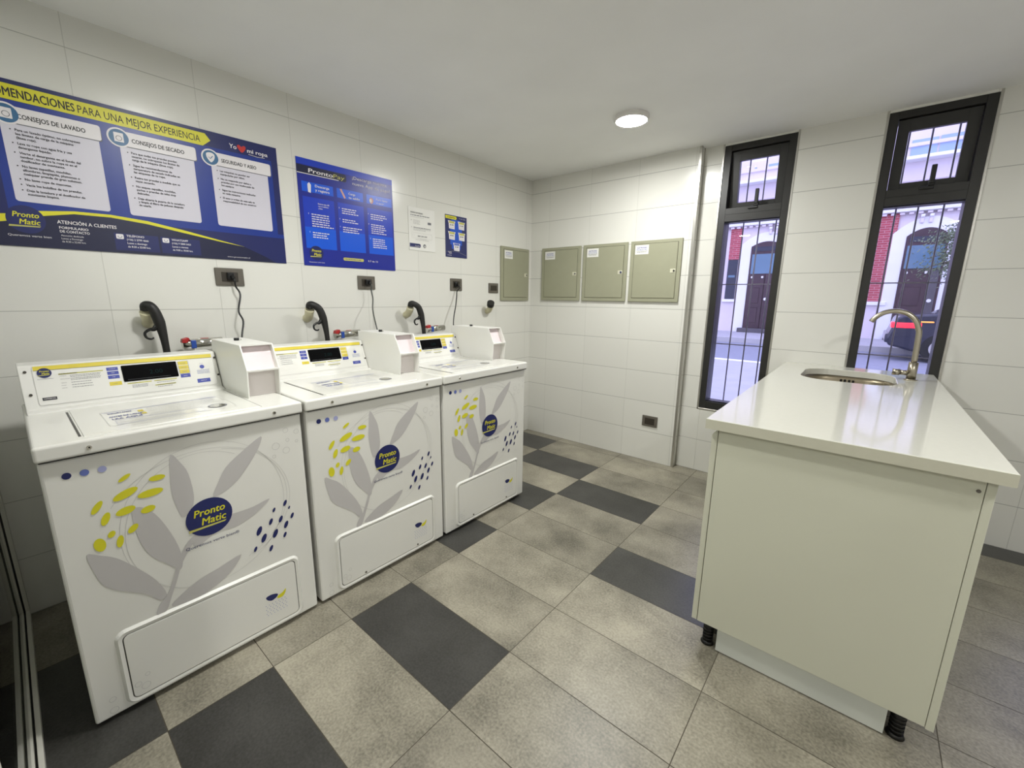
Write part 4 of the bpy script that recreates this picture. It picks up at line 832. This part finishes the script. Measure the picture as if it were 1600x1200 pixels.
for z0, z1, dp in [(2.96, 3.02, 0.22), (3.08, 3.11, 0.30), (3.50, 3.53, 0.12), (3.84, 3.90, 0.40), (4.10, 4.16, 0.10)]:
    b = MB(); b.box(-14, 16, YF-dp, YF-0.001, fz(z0), fz(z1), M_STL if dp > 0.2 else M_STN, 0.01, 1); b.build('cornice', r, O)
b = MB()
for k in range(70):
    x = -6+k*0.2; b.box(x, x+0.11, YF-0.16, YF-0.001, fz(2.915), fz(2.955), M_STN)
b.build('dentils', r, O)
for x in (2.98, 3.10, 0.55, 0.66):
    b = MB(); b.box(fx(x), fx(x)+0.09, YF-0.14, YF-0.001, fz(2.74), fz(2.90), M_STN, 0.03, 2); b.cyl((fx(x), YF-0.14, fz(2.87)), (fx(x)+0.09, YF-0.14, fz(2.87)), 0.05, M_STL, 12); b.build('bracket', r, O)
for x0, x1, z0, z1 in [(2.67, 3.02, 3.93, 4.22), (3.05, 3.45, 3.93, 4.23), (0.37, 0.56, 4.12, 4.22), (0.10, 0.14, 4.12, 4.20)]:
    b = MB(); b.box(fx(x0), fx(x1), YF-0.03, YF-0.001, fz(z0), fz(z1), M_UPG); b.build('upper_window', r, O)

# car passing
M_CAR = mat('dark_blue_car_paint', (26, 28, 48), 0.25, noise=0.05, scale=5, coat=0.5); M_CGL = mat('car_glass', (30, 34, 44), 0.08); M_TYR = mat('tyre', (24, 24, 26), 0.8, bump=0.3)
M_TL = mat('red_tail_lamp', (200, 20, 30), 0.3, emit=(255, 40, 60), es=2.2); M_OLP = mat('amber_lamp', (240, 150, 60), 0.3, emit=(255, 170, 90), es=1.0)
CY = 9.6; O = (5.2, 10.4, 0)
r = empty('car', O, label='dark car passing in the street, its red tail lamp lit, seen through the right window', cat='car')
prof = [(2.92, 0.34), (2.86, 0.50), (2.93, 0.72), (2.99, 0.96), (3.10, 1.02), (3.62, 1.06), (4.25, 1.40), (4.7, 1.46), (5.5, 1.46), (6.2, 1.08), (7.05, 0.96), (7.28, 0.70), (7.28, 0.34), (6.85, 0.22), (3.4, 0.22)]
b = MB(); b.prism(prof, 'y', CY, CY+1.7, M_CAR, 0.045); b.build('body', r, O)
b = MB(); b.prism([(3.95, 1.10), (4.32, 1.36), (5.45, 1.40), (5.98, 1.10)], 'y', CY-0.004, CY+1.704, M_CGL); b.build('side_windows', r, O)
for x in (3.78, 6.42):
    for y in (CY-0.01, CY+1.51):
        b = MB(); b.cyl((x, y, 0.32), (x, y+0.2, 0.32), 0.32, M_TYR, 28); b.cyl((x, y-0.008, 0.32), (x, y+0.208, 0.32), 0.19, M_CH, 20); b.build('wheel', r, O)
b = MB(); b.box(2.925, 3.42, CY-0.012, CY+0.04, 0.74, 0.86, M_TL, 0.02, 2); b.box(2.915, 2.99, CY+0.02, CY+0.4, 0.74, 0.86, M_TL, 0.02, 2); b.build('tail_lamp', r, O)
b = MB(); b.box(3.30, 3.60, CY-0.010, CY+0.03, 0.87, 0.90, M_OLP, 0.008, 1); b.build('side_lamp', r, O)
b = MB(); b.box(2.845, 2.95, CY+0.05, CY+1.65, 0.40, 0.60, M_CAR, 0.03, 2); b.build('bumper', r, O)

# street tree
M_BRK2 = mat('bark', (96, 84, 74), 0.9, noise=0.2, scale=10); M_LF = mat('olive_leaves', (112, 124, 96), 0.7, noise=0.2, scale=4)
TX, TY = 4.30, 12.3; O = (TX, TY, 0.15)
r = empty('street_tree', O, label='street tree with sparse green leafy branches, seen through the right window', cat='tree')
b = MB(); b.tube([(TX, TY, 0.14), (TX-0.02, TY, 1.2), (TX-0.1, TY, 2.2), (TX-0.1, TY, 3.2)], [0.11, 0.09, 0.07, 0.03], M_BRK2, 10, 5)
leafc = []
for k in range(26):
    z0 = random.uniform(1.9, 3.1); a = random.uniform(PI*0.55, PI*1.45) if k < 18 else random.uniform(0, 2*PI); ln = random.uniform(0.5, 1.0)
    p0 = Vector((TX-0.08, TY, z0)); q = Vector((math.cos(a), math.sin(a)*0.5, random.uniform(-0.15, 0.45)))*ln
    p2 = p0+q+Vector((0, 0, -0.15)); p1 = p0+q*0.5+Vector((0, 0, 0.08)); b.tube([p0, p1, p2], [0.014, 0.009, 0.004], M_BRK2, 5, 3)
    for _ in range(95):
        t = random.uniform(0.25, 1.05); leafc.append(p0.lerp(p2, t)+Vector((random.gauss(0, 0.11), random.gauss(0, 0.11), random.gauss(0, 0.10))))
b.build('trunk', r, O)
b = MB()
for c in leafc:
    n1 = Vector((random.gauss(0, 1), random.gauss(0, 1), random.gauss(0, 1))).normalized(); t1 = n1.orthogonal().normalized(); t2 = n1.cross(t1); s_ = random.uniform(0.028, 0.05)
    b.face([c-t1*s_, c-t2*s_*0.45, c+t1*s_, c+t2*s_*0.45], M_LF)
b.build('foliage', r, O, recalc=False)['kind'] = 'stuff'
